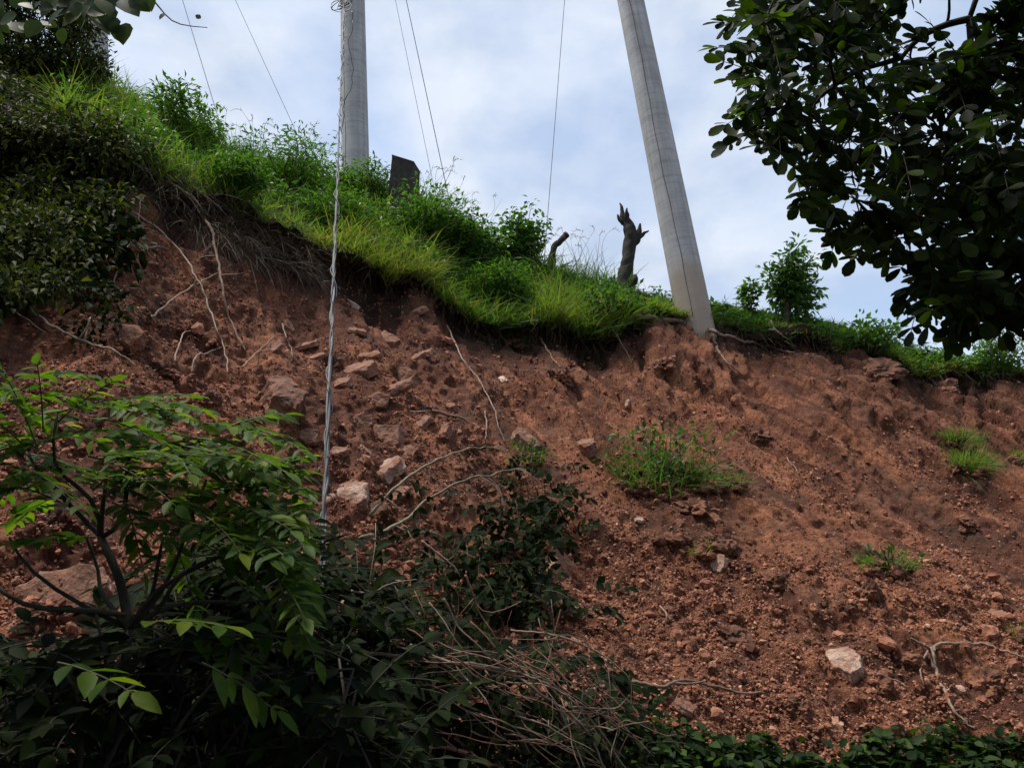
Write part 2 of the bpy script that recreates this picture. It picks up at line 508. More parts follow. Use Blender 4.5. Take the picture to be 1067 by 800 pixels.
for k in range(1, nsc + 1):                        # the steep scarp, undercut below the turf lip
    s = k / nsc
    d = dc + 0.05 + 0.16 * math.sin(s * math.pi) ** 0.8 * (sch / 30) - 0.1 * s
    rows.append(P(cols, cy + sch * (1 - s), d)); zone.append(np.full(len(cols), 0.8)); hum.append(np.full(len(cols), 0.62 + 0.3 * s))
ng = 70
for k in range(1, ng + 1):                         # the grassy bank
    s = k / ng
    yy = cy + (sy - cy) * s
    d = (dc - 0.05) + (ds - dc + 0.05) * (1 - (1 - s) ** 1.35)
    rows.append(P(cols, yy, d)); zone.append(np.full(len(cols), 0.3)); hum.append(np.full(len(cols), 0.85))
last = rows[-1]
for k in range(1, 19):                             # the plateau behind
    e = 0.35 * k ** 1.95
    q = last.copy()
    q[:, 0] *= 1 + e * 0.03
    q[:, 1] += e
    q[:, 2] += 0.1 * min(e, 3) - 0.04 * max(0, e - 3)
    rows.append(q); zone.append(np.full(len(cols), 0.1)); hum.append(np.full(len(cols), 0.85))
V = np.stack(rows)                                 # rows x cols x 3
ZN, HM = np.stack(zone), np.stack(hum)
for sgn, idx in ((-1, 0), (1, -1)):
    for dx in (8, 60):
        e = V[:, idx:idx + 1 or None][:, :1].copy()
        e[:, :, 0] += sgn * dx
        if sgn < 0:
            V = np.concatenate([e, V], 1); ZN = np.concatenate([ZN[:, :1] * 0.2, ZN], 1); HM = np.concatenate([HM[:, :1], HM], 1)
        else:
            V = np.concatenate([V, e], 1); ZN = np.concatenate([ZN, ZN[:, -1:] * 0.2], 1); HM = np.concatenate([HM, HM[:, -1:]], 1)
nr, nc = V.shape[:2]
nrm = unit(np.cross(np.gradient(V, axis=1), np.gradient(V, axis=0)))
FALL = unit(np.array((0.47, -0.66, -0.58)))
along = (V @ FALL)[..., None] * FALL
gul = V - along * 0.9
def ridge(p, s):
    return 1 - 2 * np.abs(noise(p, s))
Upx, Wpx, _ = proj(V)
SMO = np.clip((Upx - 470) / 160, 0, 1) * np.clip((610 - Wpx) / 140, 0, 1)   # the slide scar: scraped smooth, streaked down the fall line
dsp = 0.11 * noise(V * 0.9, 1) + 0.045 * noise(V * 2.3, 2)
dsp += 0.06 * ridge(gul * 1.5 + 3, 6) + 0.035 * noise(gul * 4.5 + 0.1 * V, 7) + (0.014 + 0.04 * SMO) * ridge(gul * 8 + 7 + .12 * V, 17) + 0.03 * SMO * ridge(gul * 19 + 7 + .2 * V, 27)
pw = V + 0.12 * np.stack([noise(V * 3, 21), noise(V * 3, 22), noise(V * 3, 23)], -1)
patch = 0.55 + 0.6 * noise(V * 1.3 + 31, 24)
lay = noise(V * (0.5, 0.5, 9) + 0.3 * pw, 19)      # broken ledges of bedded rock
dsp += (1 - .5 * SMO) * patch * (0.045 * ridge(pw * 3.4, 8) + 0.034 * ridge(pw * 7.5, 9)) + (1 - .15 * SMO) * (0.02 * noise(V * 14, 10) + 0.016 * noise(V * 25, 11)) + (1 - SMO) * 0.02 * np.round(lay * 3) / 3
streak = 0.5 + 0.7 * noise(gul * 3.2 + 0.15 * pw, 7) + 0.9 * noise(gul * 8.5 + 0.2 * pw, 18) + 0.6 * noise(gul * 20, 28) + 0.1 * SMO
V = V + nrm * (dsp * ZN)[..., None]
idx = np.arange(nr * nc).reshape(nr, nc)
quad = np.stack([idx[:-1, :-1], idx[:-1, 1:], idx[1:, 1:], idx[1:, :-1]], -1).reshape(-1, 4)
hill_me = mesh_np('hillside', V.reshape(-1, 3), quad, {'humus': HM.ravel(), 'streak': np.clip(streak, 0, 1).ravel()})
hill = add('hillside', hill_me, M['soil'], kind='structure')
hill['label'] = 'reddish brown bare earth hillside with a slumped slope'
BV = BVHTree.FromPolygons(V.reshape(-1, 3).tolist(), quad.tolist())
CAMP = Vector((0, 0, EYE))
def hit(px, py, lift=0.0):
    for extra in range(0, 120, 4):                 # a pixel in the sky falls to the ridge line just below it
        x, y, z = ray(px, py + extra)
        h = BV.ray_cast(CAMP, Vector((float(x), float(y), float(z))).normalized())
        if h[0] is not None:
            n = h[1] if h[1].dot(h[0] - CAMP) < 0 else -h[1]
            return np.array(h[0] + n * lift), np.array(n)
    raise ValueError((px, py))
def ground(x, y):
    h = BV.ray_cast(Vector((x, y, 60)), Vector((0, 0, -1)))
    return np.array(h[0])
def smooth_path(pts, n=6):
    pts = np.asarray(pts, float)
    if len(pts) < 3:
        s = np.linspace(0, 1, n * 2)
        return pts[0] + (pts[-1] - pts[0]) * s[:, None]
    a = np.concatenate([[2 * pts[0] - pts[1]], pts, [2 * pts[-1] - pts[-2]]])
    o = []
    for i in range(1, len(a) - 2):
        for s in np.arange(n) / n:
            o.append(0.5 * (2 * a[i] + (a[i + 1] - a[i - 1]) * s + (2 * a[i - 1] - 5 * a[i] + 4 * a[i + 1] - a[i + 2]) * s * s + (3 * a[i] - a[i - 1] - 3 * a[i + 1] + a[i + 2]) * s ** 3))
    o.append(pts[-1])
    return np.array(o)
def jitter(p, amt, s=0):
    p = np.asarray(p, float)
    w = np.stack([noise(p * 9 + 13.7 * k + s * 3.1, 40 + k) for k in range(3)], -1)
    return p + w * amt

# loose crumbs of earth all over the bare slope
def ico(sub):
    bm = bmesh.new()
    bmesh.ops.create_icosphere(bm, subdivisions=sub, radius=1)
    v = np.array([x.co[:] for x in bm.verts])
    t = np.array([[w.index for w in f.verts] for f in bm.faces])
    bm.free()
    return v, t
i1, i2, i4 = ico(1), ico(2), ico(4)
off = 2
r0, r1 = nb + 4, nb + ns + 6
c0, c1 = np.searchsorted(cols, -150) + off, np.searchsorted(cols, 1220) + off
mb = MB()
def crumbs(n, tmpl, lo, hi, power, variants=7):
    tv0, tt = tmpl
    rr = rng.integers(r0, r1, n)
    cc = rng.integers(c0, c1, n)
    p = V[rr, cc]
    dens = noise(p * 1.5 + 11, 30) + 0.6 * noise(p * 5, 31)
    keep = rng.random(n) < np.clip(0.55 + 0.9 * dens, 0.12, 1) * (1 - .3 * SMO[rr, cc])
    p, nn = p[keep], nrm[rr, cc][keep]
    size = lo + (hi - lo) * rng.random(len(p)) ** power
    for k in range(variants):
        s = np.arange(len(p)) % variants == k
        m = int(s.sum())
        tv = (tv0 + 0.42 * np.stack([noise(tv0 * 1.9 + k * 7.7 + 3.3 * c_, 50 + c_) for c_ in range(3)], -1)) * np.array((1.0, 0.8, 0.62))
        X = rand_unit(m)
        Nn = unit(nn[s] + 0.5 * rand_unit(m))
        Xo, Yo, Zo = frame(X, Nn)
        o = p[s] + nn[s] * size[s][:, None] * 0.22
        v = o[:, None] + size[s][:, None, None] * (tv[None, :, 0:1] * Xo[:, None] + tv[None, :, 1:2] * Yo[:, None] + tv[None, :, 2:3] * Zo[:, None])
        t = tt[None] + (np.arange(m) * len(tv))[:, None, None]
        mb.put(v.reshape(-1, 3), t.reshape(-1, 3), np.repeat(np.clip(rng.beta(3.5, 4.0, m) + 0.08 * rng.normal(size=m), 0, 1), len(tv)))
bm0 = np.array([(1, 0, 0), (-1, 0, 0), (0, 1, 0), (0, -1, 0), (0, 0, 1), (0, 0, -1)], float)
octa = (bm0, np.array([(0, 2, 4), (2, 1, 4), (1, 3, 4), (3, 0, 4), (2, 0, 5), (1, 2, 5), (3, 1, 5), (0, 3, 5)]))
crumbs(150000, octa, 0.005, 0.017, 1.9, 9)
crumbs(9000, i1, 0.01, 0.032, 2.6, 9)
crumbs(700, i2, 0.02, 0.06, 2.8, 9)
cl = mb.build('loose_soil', M['clod'], kind='stuff', smooth=False)
tag(cl, 'loose reddish crumbs and small clods of earth strewn over the slope', 'soil')

# ------------------------------------------------------------------ turf along the ridge
def blades(base, nn, length, width, lean, droop, tint, mb, segs=4):
    n = len(base)
    up = unit(np.array((0, 0, 1.0)) + lean)
    side = unit(np.cross(up, rand_unit(n)))
    out = unit(lean + 0.001 * rand_unit(n))
    s = np.linspace(0, 1, segs + 1)
    path = base[:, None] + length[:, None, None] * (s[None, :, None] * up[:, None] + (s ** 2)[None, :, None] * droop[:, None, None] * (out * 0.8 + np.array((0, 0, -0.75)))[:, None])
    w = width[:, None] * (1 - s ** 1.7)[None] * 0.5
    l, r = path - side[:, None] * w[..., None], path + side[:, None] * w[..., None]
    v = np.stack([l[:, :-1], r[:, :-1]], 2).reshape(n, -1, 3)
    v = np.concatenate([v, path[:, -1:]], 1)
    k = 2 * segs + 1
    t = []
    for i in range(segs - 1):
        a = 2 * i
        t += [(a, a + 1, a + 3), (a, a + 3, a + 2)]
    a = 2 * (segs - 1)
    t.append((a, a + 1, a + 2))
    t = np.array(t)[None] + (np.arange(n) * k)[:, None, None]
    mb.put(v.reshape(-1, 3), t.reshape(-1, 3), np.repeat(tint, k))
rg0, rg1 = nb + ns + nsc - 1, nb + ns + nsc + ng + 4
cA, cB = np.searchsorted(cols, 60) + off, np.searchsorted(cols, 1180) + off
mb = MB()
def turf(n, rlo, rhi, ll, lh, lipness, seed):
    rr = rng.integers(rlo, rhi, n)
    cc = rng.integers(cA, cB, n)
    p = V[rr, cc] + rng.normal(size=(n, 3)) * (0.02, 0.02, 0.004)
    cpx = np.clip(cols[cc - off], 60, 1180)
    clump = noise(p * 1.7 + 4, 60) + 0.5 * noise(p * 4.5, 61)
    tall = np.interp(cpx, [60, 150, 230, 330, 460, 640, 670, 720, 800, 900, 1000, 1180], [0.9, 1.0, 1.0, 0.9, 1.0, 1.0, 0.6, 0.33, 0.3, 0.26, 0.3, 0.38])
    keep = rng.random(n) < np.clip(0.8 + 0.7 * clump, 0.35, 1)
    fr = (rr - rg0) / (rg1 - rg0)
    ln = (ll + (lh - ll) * rng.random(n) ** 1.3) * tall * (1 + 0.45 * clump)
    outw = np.stack([0.35 + 0 * fr, -0.75 + 0 * fr, 0 * fr], -1)
    lean = rng.normal(size=(n, 3)) * (0.62, 0.62, 0.15) + outw * (lipness * (1 - fr) ** 3 + 0.12)[:, None]
    tint = np.clip(0.36 + 0.3 * clump + 0.42 * np.exp(-((fr - 0.06) / 0.14) ** 2) * np.interp(cpx, [200, 330, 460, 480, 640, 700, 1180], [0.3, 1, 1, 0.25, 0.2, 0.8, 0.9]) + rng.normal(size=n) * 0.13, 0, .9)
    tint = np.where(rng.random(n) < 0.07, rng.uniform(.92, 1, n), tint)
    blades(p[keep], None, np.clip(ln, 0.03, 1)[keep], (0.008 + 0.011 * rng.random(n))[keep], lean[keep], rng.random(n)[keep] * 0.8, tint[keep], mb)
turf(46000, rg0, rg1, 0.08, 0.4, 0.8, 0)
turf(4500, rg0 - 3, rg0 + 6, 0.06, 0.36, 1.5, 1)
turf(5000, rg0 + 2, rg1, 0.3, 0.62, 0.5, 2)
tf = mb.build('grass', M['grass'], kind='stuff')
tag(tf, 'long green grass growing along the ridge above the bare slope', 'grass')

mb = MB()
n = 26000
rr = rng.integers(rg0 - 1, rg1, n)
cc = rng.integers(cA, cB, n)
p = V[rr, cc]
cpx = cols[np.clip(cc - off, 0, len(cols) - 1)]
wd_ = noise(p * 1.1 + 17, 63) + .6 * noise(p * 3.1, 64)
ok = rng.random(n) < np.clip(.35 + 1.3 * wd_, .03, 1)
hgt = np.interp(cpx, [60, 230, 640, 700, 1180], [.34, .34, .3, .1, .1]) * np.clip(.7 + .7 * wd_, .3, 1.4)
p = p + np.stack([0 * hgt, 0 * hgt - .02, hgt * rng.random(n) ** .7 + .02], -1) + rng.normal(size=(n, 3)) * .03
p, m_n = p[ok], int(ok.sum())
ln = rng.uniform(.035, .1, m_n)
mb.leaves(*SMALL, p, unit(rng.normal(size=(m_n, 3)) * (1, 1, .6) + (0, -.3, -.1)), unit(np.array((0, -.3, 1)) + .55 * rng.normal(size=(m_n, 3))), ln, ln * rng.uniform(.25, .6, m_n), rng.random(m_n))
o = mb.build('ridge_weeds', M['weed_leaf'], kind='stuff')
tag(o, 'small broad leaved weeds growing through the grass of the ridge', 'weeds')

# dry roots and dead grass hanging from the undercut turf
mb = MB()
n = 5200
rr = rng.integers(nb + ns + 8, nb + ns + nsc + 2, n)
cc = rng.integers(cA, cB, n)
p = V[rr, cc]
blades(p, None, rng.random(n) ** 1.5 * 0.24 + 0.04, np.full(n, 0.0042), rng.normal(size=(n, 3)) * 0.5 + np.array((0.1, -0.5, -1.5)), rng.random(n) * 0.5, np.clip(rng.beta(1.6, 2.6, n), 0, 1), mb, 3)
o = mb.build('hanging_rootlets', M['dry'], kind='stuff')
tag(o, 'fine brown rootlets hanging out of the undercut bank below the turf', 'roots')

# ------------------------------------------------------------------ utility poles
def pole(foot, topdir, length, r0_, r1_, label, seam_ang, arm=True, mat='concrete'):
    t_ = thing('utility_pole', foot, label, 'pole', 'concrete utility poles on the ridge')
    z = unit(np.array(topdir))
    mat3 = Vector(z).to_track_quat('Z', 'Y').to_matrix()
    t_.rotation_euler = mat3.to_euler()
    bm = bmesh.new()
    rings = 60
    segs = 56
    rows_ = []
    for i in range(rings + 1):
        h = -0.3 + (length + 0.3) * i / rings
        r = r0_ + (r1_ - r0_) * max(h, 0) / length
        rows_.append([bm.verts.new((math.cos(a) * r * (1 + 0.006 * math.sin(h * 7 + a * 2)), math.sin(a) * r, h)) for a in [2 * math.pi * j / segs for j in range(segs)]])
    for a, b_ in zip(rows_, rows_[1:]):
        for j in range(segs):
            bm.faces.new((a[j], a[(j + 1) % segs], b_[(j + 1) % segs], b_[j])).smooth = True
    bm.faces.new(list(reversed(rows_[0]))); bm.faces.new(rows_[-1])
    me = bpy.data.meshes.new('shaft'); bm.to_mesh(me); bm.free()
    add('shaft', me, M[mat], t_)
    s = MB()
    hh = np.linspace(0.05, length, 80)
    rad = r0_ + (r1_ - r0_) * hh / length
    lv = mat3.transposed() @ Vector((math.cos(seam_ang), math.sin(seam_ang), 0))
    ang = math.atan2(lv.y, lv.x) + 0.05 * np.sin(hh * 2.1) + 0.02 * np.sin(hh * 9)
    s.tube(np.stack([np.cos(ang) * rad, np.sin(ang) * rad, hh], -1), 0.004, 5)
    me = mesh_np('mould_seam', np.concatenate(s.v), np.concatenate(s.t))
    add('mould_seam', me, M['cable'], t_)
    if arm:
        s = MB()
        s.tube([(-0.75, -r1_ - 0.04, length - 0.3), (0.75, -r1_ - 0.04, length - 0.3)], 0.045, 4)
        ca = add('crossarm', mesh_np('crossarm', np.concatenate(s.v), np.concatenate(s.t), smooth=False), M['steel'], t_)
        for x in (-0.68, 0, 0.68):
            s = MB()
            hz = np.array([0, .02, .03, .06, .07, .1, .11, .15]); rd = np.array([.025, .025, .06, .06, .04, .055, .035, .02])
            s.tube(np.stack([hz * 0 + x, hz * 0 - r1_ - 0.04, length - 0.26 + hz], -1), rd, 12)
            add('insulator', mesh_np('insulator', np.concatenate(s.v), np.concatenate(s.t)), M['ceramic'], ca)
    return t_, foot + z * length
ft, _ = hit(725, 338)
zc = proj(ft)[2]
tp = P(657, 0, ft[1] + 0.02)
rp, rp_top = pole(ft, tp - ft, 9.0, 0.5 * 36.5 / F * zc, 0.5 * 25 / F * zc, 'leaning grey concrete utility pole at the broken edge of the bank', -1.95, mat='stained_concrete')
mf = P(371, 200, 10.0)
mf[2] = ground(mf[0], mf[1])[2]
zc = proj(mf)[2]
tp = P(367.5, 0, 10.0)
mp_, mp_top = pole(mf, tp - mf, 9.0, 0.5 * 29 / F * zc, 0.5 * 23 / F * zc, 'upright grey concrete utility pole behind the twisted cable', -2.2)
lf = P(108, 95, 9.4)
lf[2] = ground(lf[0], lf[1])[2]
zc = proj(lf)[2]
tp = P(97, 0, 9.4)
lp, lp_top = pole(lf, tp - lf, 9.0, 0.5 * 27 / F * zc, 0.5 * 22 / F * zc, 'grey concrete utility pole half hidden by the leafy bank at top left', -2.0)

def wire(a, b, r, label, name='stay_wire', sag=0.0, mat='steel', group=None):
    s = np.linspace(0, 1, 24)[:, None]
    p = np.asarray(a) * (1 - s) + np.asarray(b) * s - np.array((0, 0, 1)) * (sag * 4 * s * (1 - s))
    m_ = MB()
    m_.tube(p, r, 6)
    o = m_.build(name, M[mat], base=tuple(p[-1]))
    return tag(o, label, 'wire', group)
def through(top, px, py, base_px, base_py):
    """stay wire from a pole top to the ground"""
    g, _ = hit(base_px, base_py)
    return g
G = 'thin wires against the sky'
wire(lp_top, hit(238, 150)[0], 0.0045, 'thin stay wire slanting down behind the leafy weed on the left ridge', group=G)
wire(lp_top, hit(330, 180)[0], 0.0035, 'thin faint wire coming down just left of the upright pole', group=G)
wire(mp_top, hit(474, 232)[0], 0.006, 'darker stay wire of the pair right of the black stump', group=G)
wire(mp_top + np.array((-0.15, 0, 0)), hit(459, 224)[0], 0.0035, 'fainter left wire of the pair above the black stump', group=G)
wire(rp_top, hit(566, 285)[0], 0.0045, 'nearly vertical thin wire above the leafy bush between the poles', group=G)
wire(P(1030, -6, 13), P(1100, 34, 13), 0.011, 'short stretch of overhead wire above the tree at the right edge', 'overhead_wire', mat='wire', group=G)

# twisted cable running down from the pole to the foot of the slope
cb, cn = hit(334, 640)
ct = P(359.0, -8, 9.4)
dirc = ct - cb
Lc = np.linalg.norm(dirc)
full = cb + dirc * ((mp_top[2] - cb[2]) / dirc[2])
cable = thing('twisted_cable', tuple(cb), 'twisted bundle of grey cables slanting down in front of the upright pole', 'cable')
nn = 900
s = np.linspace(-0.02, 1, nn)
axis = cb + (full - cb) * s[:, None]
zt = unit(full - cb)
xa = unit(np.cross(zt, (0, 1, 0))); ya = np.cross(zt, xa)
Lf = np.linalg.norm(full - cb)
for k in range(4):
    th = s * Lf * 2 * math.pi / 0.75 + k * math.pi / 2 + 1.3 * np.sin(s * Lf * 2.1 + k * 2) + 0.7 * np.sin(s * Lf * 5.3 + k)
    rr_ = (0.0055 + 0.0015 * np.sin(s * Lf * 5 + k * 1.7)) * np.interp(s, [0, .12, .3, 1], [1.5, 1.3, .8, .8])
    m_ = MB()
    m_.tube(axis + rr_[:, None] * (np.cos(th)[:, None] * xa + np.sin(th)[:, None] * ya), 0.0065 * np.interp(s, [0, .12, .3, 1], [1.5, 1.3, .9, .9]), 6)
    m_.build('strand', M['cable_light'] if k == 0 else M['cable'], cable)
m_ = MB()
for k in range(60):                                # short stubs of binding wire and dead creeper along the cable
    q = rng.uniform(0.02, 0.62)
    c_ = cb + (full - cb) * q
    a0 = rng.uniform(0, 6.28)
    dd = math.cos(a0) * xa + math.sin(a0) * ya
    m_.tube(smooth_path([c_, c_ + dd * 0.03 + zt * 0.02, c_ + dd * rng.uniform(0.04, 0.085) + zt * rng.uniform(-0.05, 0.05)], 3), 0.0028, 4)
m_.build('tendril', M['wire'], cable, kind='stuff')
m_ = MB()
th = s * Lf * 2 * math.pi / 0.6
m_.tube(axis + (0.02 + 0.008 * np.sin(s * 90)[:, None]) * (np.cos(th)[:, None] * xa - np.sin(th)[:, None] * ya), 0.0035, 5)
m_.build('wrapped_wire', M['wire'], cable)
# coil of loose wire hooked on the cable near the top of the picture
q = (P(358, 14, 9.2) - cb) @ zt
cc_ = cb + zt * q
coil = thing('wire_coil', tuple(cc_), 'tangled coil of thin black wire hanging on the twisted cable', 'wire')
for k in range(6):
    th = np.linspace(0, 6.6, 40) + k
    r_ = rng.uniform(0.07, 0.17)
    e1 = unit(xa + 0.35 * rng.normal(size=3)); e2 = unit(zt + 0.35 * rng.normal(size=3))
    c2 = cc_ + xa * rng.uniform(-0.05, 0.07) + zt * rng.uniform(-0.12, 0.1)
    m_ = MB()
    m_.tube(c2 + r_ * (np.cos(th)[:, None] * e1 + 1.15 * np.sin(th)[:, None] * e2) * (1 + 0.06 * np.sin(th * 2.3 + k))[:, None], 0.0055, 5)
    m_.build('loop', M['wire'], coil)
m_ = MB()
dl = ct[1] - 0.55
m_.tube(jitter(smooth_path([P(366, 12, dl), P(368, 30, dl), P(363, 45, dl), P(368, 72, dl), P(364, 95, dl), P(357, 112, dl), P(358, 125, dl), P(356, 140, dl)], 8), 0.02), 0.006, 5)
m_.build('loose_end', M['wire'], coil)

# ------------------------------------------------------------------ stumps
def stump_mesh(path, rads, seed, sides=14):
    m_ = MB()
    m_.tube(smooth_path(path, 6), np.interp(np.linspace(0, 1, 6 * (len(path) - 1) + 1), np.linspace(0, 1, len(path)), rads), sides)
    v = m_.v[0]
    m_.v[0] = v + 0.014 * np.stack([noise(v * 14 + k, 70 + seed) for k in range(3)], -1)
    return m_
b0, _ = hit(650, 306)
d0 = b0[1]
st = thing('tree_stump', tuple(b0), 'dark broken tree stump with splintered prongs left of the leaning pole', 'stump')
stump_mesh([b0 - (0, 0, .15), P(651, 290, d0), P(655, 268, d0), P(657, 248, d0), P(656, 238, d0), P(652, 227, d0)], [.12, .1, .08, .085, .085, .04], 1).build('trunk', M['stump'], st)
stump_mesh([P(656, 246, d0), P(651, 232, d0), P(648, 221, d0), P(646, 211, d0)], [.06, .045, .03, .01], 2, 9).build('prong', M['stump'], st)
stump_mesh([P(655, 236, d0), P(653, 224, d0 - .05), P(654, 217, d0 - .05)], [.04, .03, .01], 3, 8).build('prong', M['stump'], st)
stump_mesh([P(658, 256, d0), P(665, 247, d0), P(667, 233, d0)], [.05, .038, .02], 4, 9).build('prong', M['stump'], st)
stump_mesh([P(664, 250, d0), P(670, 245, d0), P(676, 240, d0)], [.03, .02, .008], 5, 7).build('prong', M['stump'], st)
stump_mesh([P(650, 232, d0), P(645, 228, d0), P(643, 224, d0)], [.04, .03, .012], 6, 7).build('prong', M['stump'], st)
stump_mesh([P(657, 298, d0 - .05), P(661, 292, d0 - .1), P(662, 287, d0 - .1)], [.06, .05, .03], 7, 8).build('knot', M['stump'], st)

b0 = P(421, 200, 9.35)
b0[2] = ground(b0[0], b0[1])[2]
bs = thing('cut_stump', tuple(b0), 'squat black sawn stump with a slanted top in the ridge grass', 'stump')
m_ = MB()
lo_, hi_ = [], []
for x_, y_ in [(-.17, -.12), (.13, -.16), (.19, .06), (.02, .17), (-.18, .1)]:
    lo_.append(b0 + np.array((x_ * 1.12 - .03, y_ * 1.1, -.25)))
    tz = P(423, 165, 9.35)
    hi_.append(np.array((tz[0] + x_, 9.35 + y_, tz[2] - .1 - (x_) * .42)))
vv = np.array(lo_ + hi_ + [np.mean(hi_, 0)])
tt_ = []
for q in range(5):
    r_ = (q + 1) % 5
    tt_ += [(q, r_, 5 + r_), (q, 5 + r_, 5 + q), (5 + q, 5 + r_, 10)]
m_.put(vv, tt_)
m_.build('trunk', M['stump'], bs, smooth=False)
m_ = MB()
m_.tube(np.array(hi_ + hi_[:1]) + (0, 0, .004), .008, 5)
m_.build('cut_edge', M['cutwood'], bs)
b0 = P(575, 275, 9.3)
g0 = ground(b0[0], b0[1])
sb = thing('branch_stub', tuple(g0), 'short sawn branch stub poking up right of the leafy ridge bush', 'stump')
stump_mesh([g0 - (0, 0, .1), P(576, 262, 9.3), P(583, 252, 9.3), P(590, 245, 9.3)], [.05, .045, .042, .04], 3, 9).build('stem', M['stump'], sb)
m_ = MB()
m_.tube([P(589.4, 245.4, 9.3), P(591, 244, 9.3)], 0.046, 9)
m_.build('cut_face', M['cutwood'], sb)

# ------------------------------------------------------------------ plants
def limb(mbx, a, b, ra, rb, bend=0.06, n=8, sides=6):
    a, b = np.asarray(a, float), np.asarray(b, float)
    s = np.linspace(0, 1, n)[:, None]
    p = a * (1 - s) + b * s
    L_ = np.linalg.norm(b - a)
    k = rng.normal(size=3) * bend * L_
    k2 = rng.normal(size=3) * bend * L_ * 0.6
    p = p + k * np.sin(s * math.pi) + k2 * np.sin(s * 2 * math.pi)
    mbx.tube(p, np.linspace(ra, rb, n), sides)
    return p
def bush(name, label, cat, base, height, spread, stems, leaf, width, nleaf, mat='weed_leaf', group=None, tmpl=SMALL, droopy=0.2, lean=(0, 0, 0), low=0.15, stem_r=0.01):
    t_ = thing(name, tuple(base), label, cat, group)
    base = np.asarray(base, float)
    sm = MB()
    O, X, Nn = [], [], []
    for i in range(stems):
        a = rng.uniform(0, 6.28)
        r_ = spread * math.sqrt(rng.random())
        tip = base + np.array((math.cos(a) * r_, math.sin(a) * r_, height * rng.uniform(0.65, 1.0) * (1 - 0.35 * (r_ / max(spread, 1e-3)) ** 2))) + np.array(lean) * rng.uniform(0.7, 1.1)
        root = base + np.array((math.cos(a), math.sin(a), 0)) * min(0.15 * spread, 0.08) - np.array((0, 0, 0.05))
        p = limb(sm, root, tip, stem_r, stem_r * 0.3, 0.07)
        k = nleaf // stems
        q = rng.uniform(low, 1, k) ** 0.8
        c = np.stack([np.interp(q, np.linspace(0, 1, len(p)), p[:, j]) for j in range(3)], -1)
        o = rand_unit(k); o[:, 2] = np.abs(o[:, 2]) * 0.5
        rad = spread * 0.42 * rng.random(k) ** 0.6 * (0.4 + 0.9 * (1 - np.abs(q - 0.6)))
        O.append(c + unit(o) * rad[:, None])
        X.append(unit(o + 0.7 * rng.normal(size=(k, 3)) * 0.6 + np.array((0, 0, -droopy))))
        Nn.append(unit(np.array((0, -0.15, 1)) + 0.55 * rng.normal(size=(k, 3))))
    O, X, Nn = map(np.concatenate, (O, X, Nn))
    n = len(O)
    sm.build('stem', M['stem'], t_)
    lf_ = MB()
    ln = leaf * rng.uniform(0.6, 1.25, n)
    lf_.leaves(*tmpl, O, X, Nn, ln, ln * width, rng.random(n))
    lf_.build('foliage', M[mat], t_, kind='stuff')
    return t_
def on(px, py):
    return hit(px, py)[0]
def scale_at(p):
    return proj(p)[2] / F
def px_bush(name, label, cat, px, py, hpx, wpx, **kw):
    b_ = on(px, py)
    k = scale_at(b_)
    return bush(name, label, cat, b_, hpx * k * 1.05, wpx * k * 0.5, **kw)
GR = 'leafy weeds on the ridge'
px_bush('ridge_bush', 'leafy bush with upright shoots between the two big poles', 'bush', 548, 272, 66, 46, stems=11, leaf=0.085, width=0.6, nleaf=1300, group=GR)
px_bush('ridge_bush', 'feathery green bush at the top of the left ridge', 'bush', 186, 160, 78, 84, stems=18, leaf=0.09, width=0.34, nleaf=3000, group=GR)
px_bush('ridge_bush', 'bushy fine leaved weed left of the upright pole', 'weed', 300, 206, 64, 105, stems=22, leaf=0.075, width=0.34, nleaf=3800, group=GR)
px_bush('ridge_bush', 'rounded weed clump at the foot of the upright pole', 'weed', 376, 214, 48, 64, stems=14, leaf=0.075, width=0.34, nleaf=2000, group=GR)
px_bush('ridge_bush', 'dense dark green weed below the black stump', 'weed', 440, 256, 52, 110, stems=22, leaf=0.08, width=0.45, nleaf=3800, group=GR)
px_bush('ridge_bush', 'low weed with rounder leaves on the ridge right of the wire pair', 'weed', 490, 278, 52, 70, stems=14, leaf=0.085, width=0.6, nleaf=2000, group=GR)
px_bush('ridge_bush', 'spreading weed just above the turf lip below the upright pole', 'weed', 350, 240, 44, 80, stems=14, leaf=0.07, width=0.34, nleaf=1700, group=GR)
px_bush('ridge_bush', 'narrow leaved weed hanging over the turf edge right of the rocky patch', 'weed', 520, 318, 40, 70, stems=14, leaf=0.11, width=0.2, nleaf=1500, group=GR)
px_bush('ridge_bush', 'grey green leafy weed in front of the broken stump', 'weed', 640, 330, 30, 70, stems=14, leaf=0.085, width=0.5, nleaf=1100, group=GR)
px_bush('ridge_bush', 'dark weed on the left ridge above the hanging dead grass', 'weed', 236, 205, 48, 70, stems=14, leaf=0.08, width=0.34, nleaf=1900, group=GR)
px_bush('ridge_bush', 'tiny low weed on the ridge right of the small sapling', 'weed', 853, 352, 18, 28, stems=6, leaf=0.07, width=0.5, nleaf=130, group=GR)
px_bush('ridge_bush', 'low leafy weed on the thin turf under the dark tree', 'weed', 905, 366, 34, 70, stems=14, leaf=0.09, width=0.5, nleaf=700, group=GR)
px_bush('ridge_bush', 'pale bushy weed on the ridge at the right edge', 'weed', 1044, 394, 52, 60, stems=16, leaf=0.08, width=0.3, nleaf=1500, group=GR)

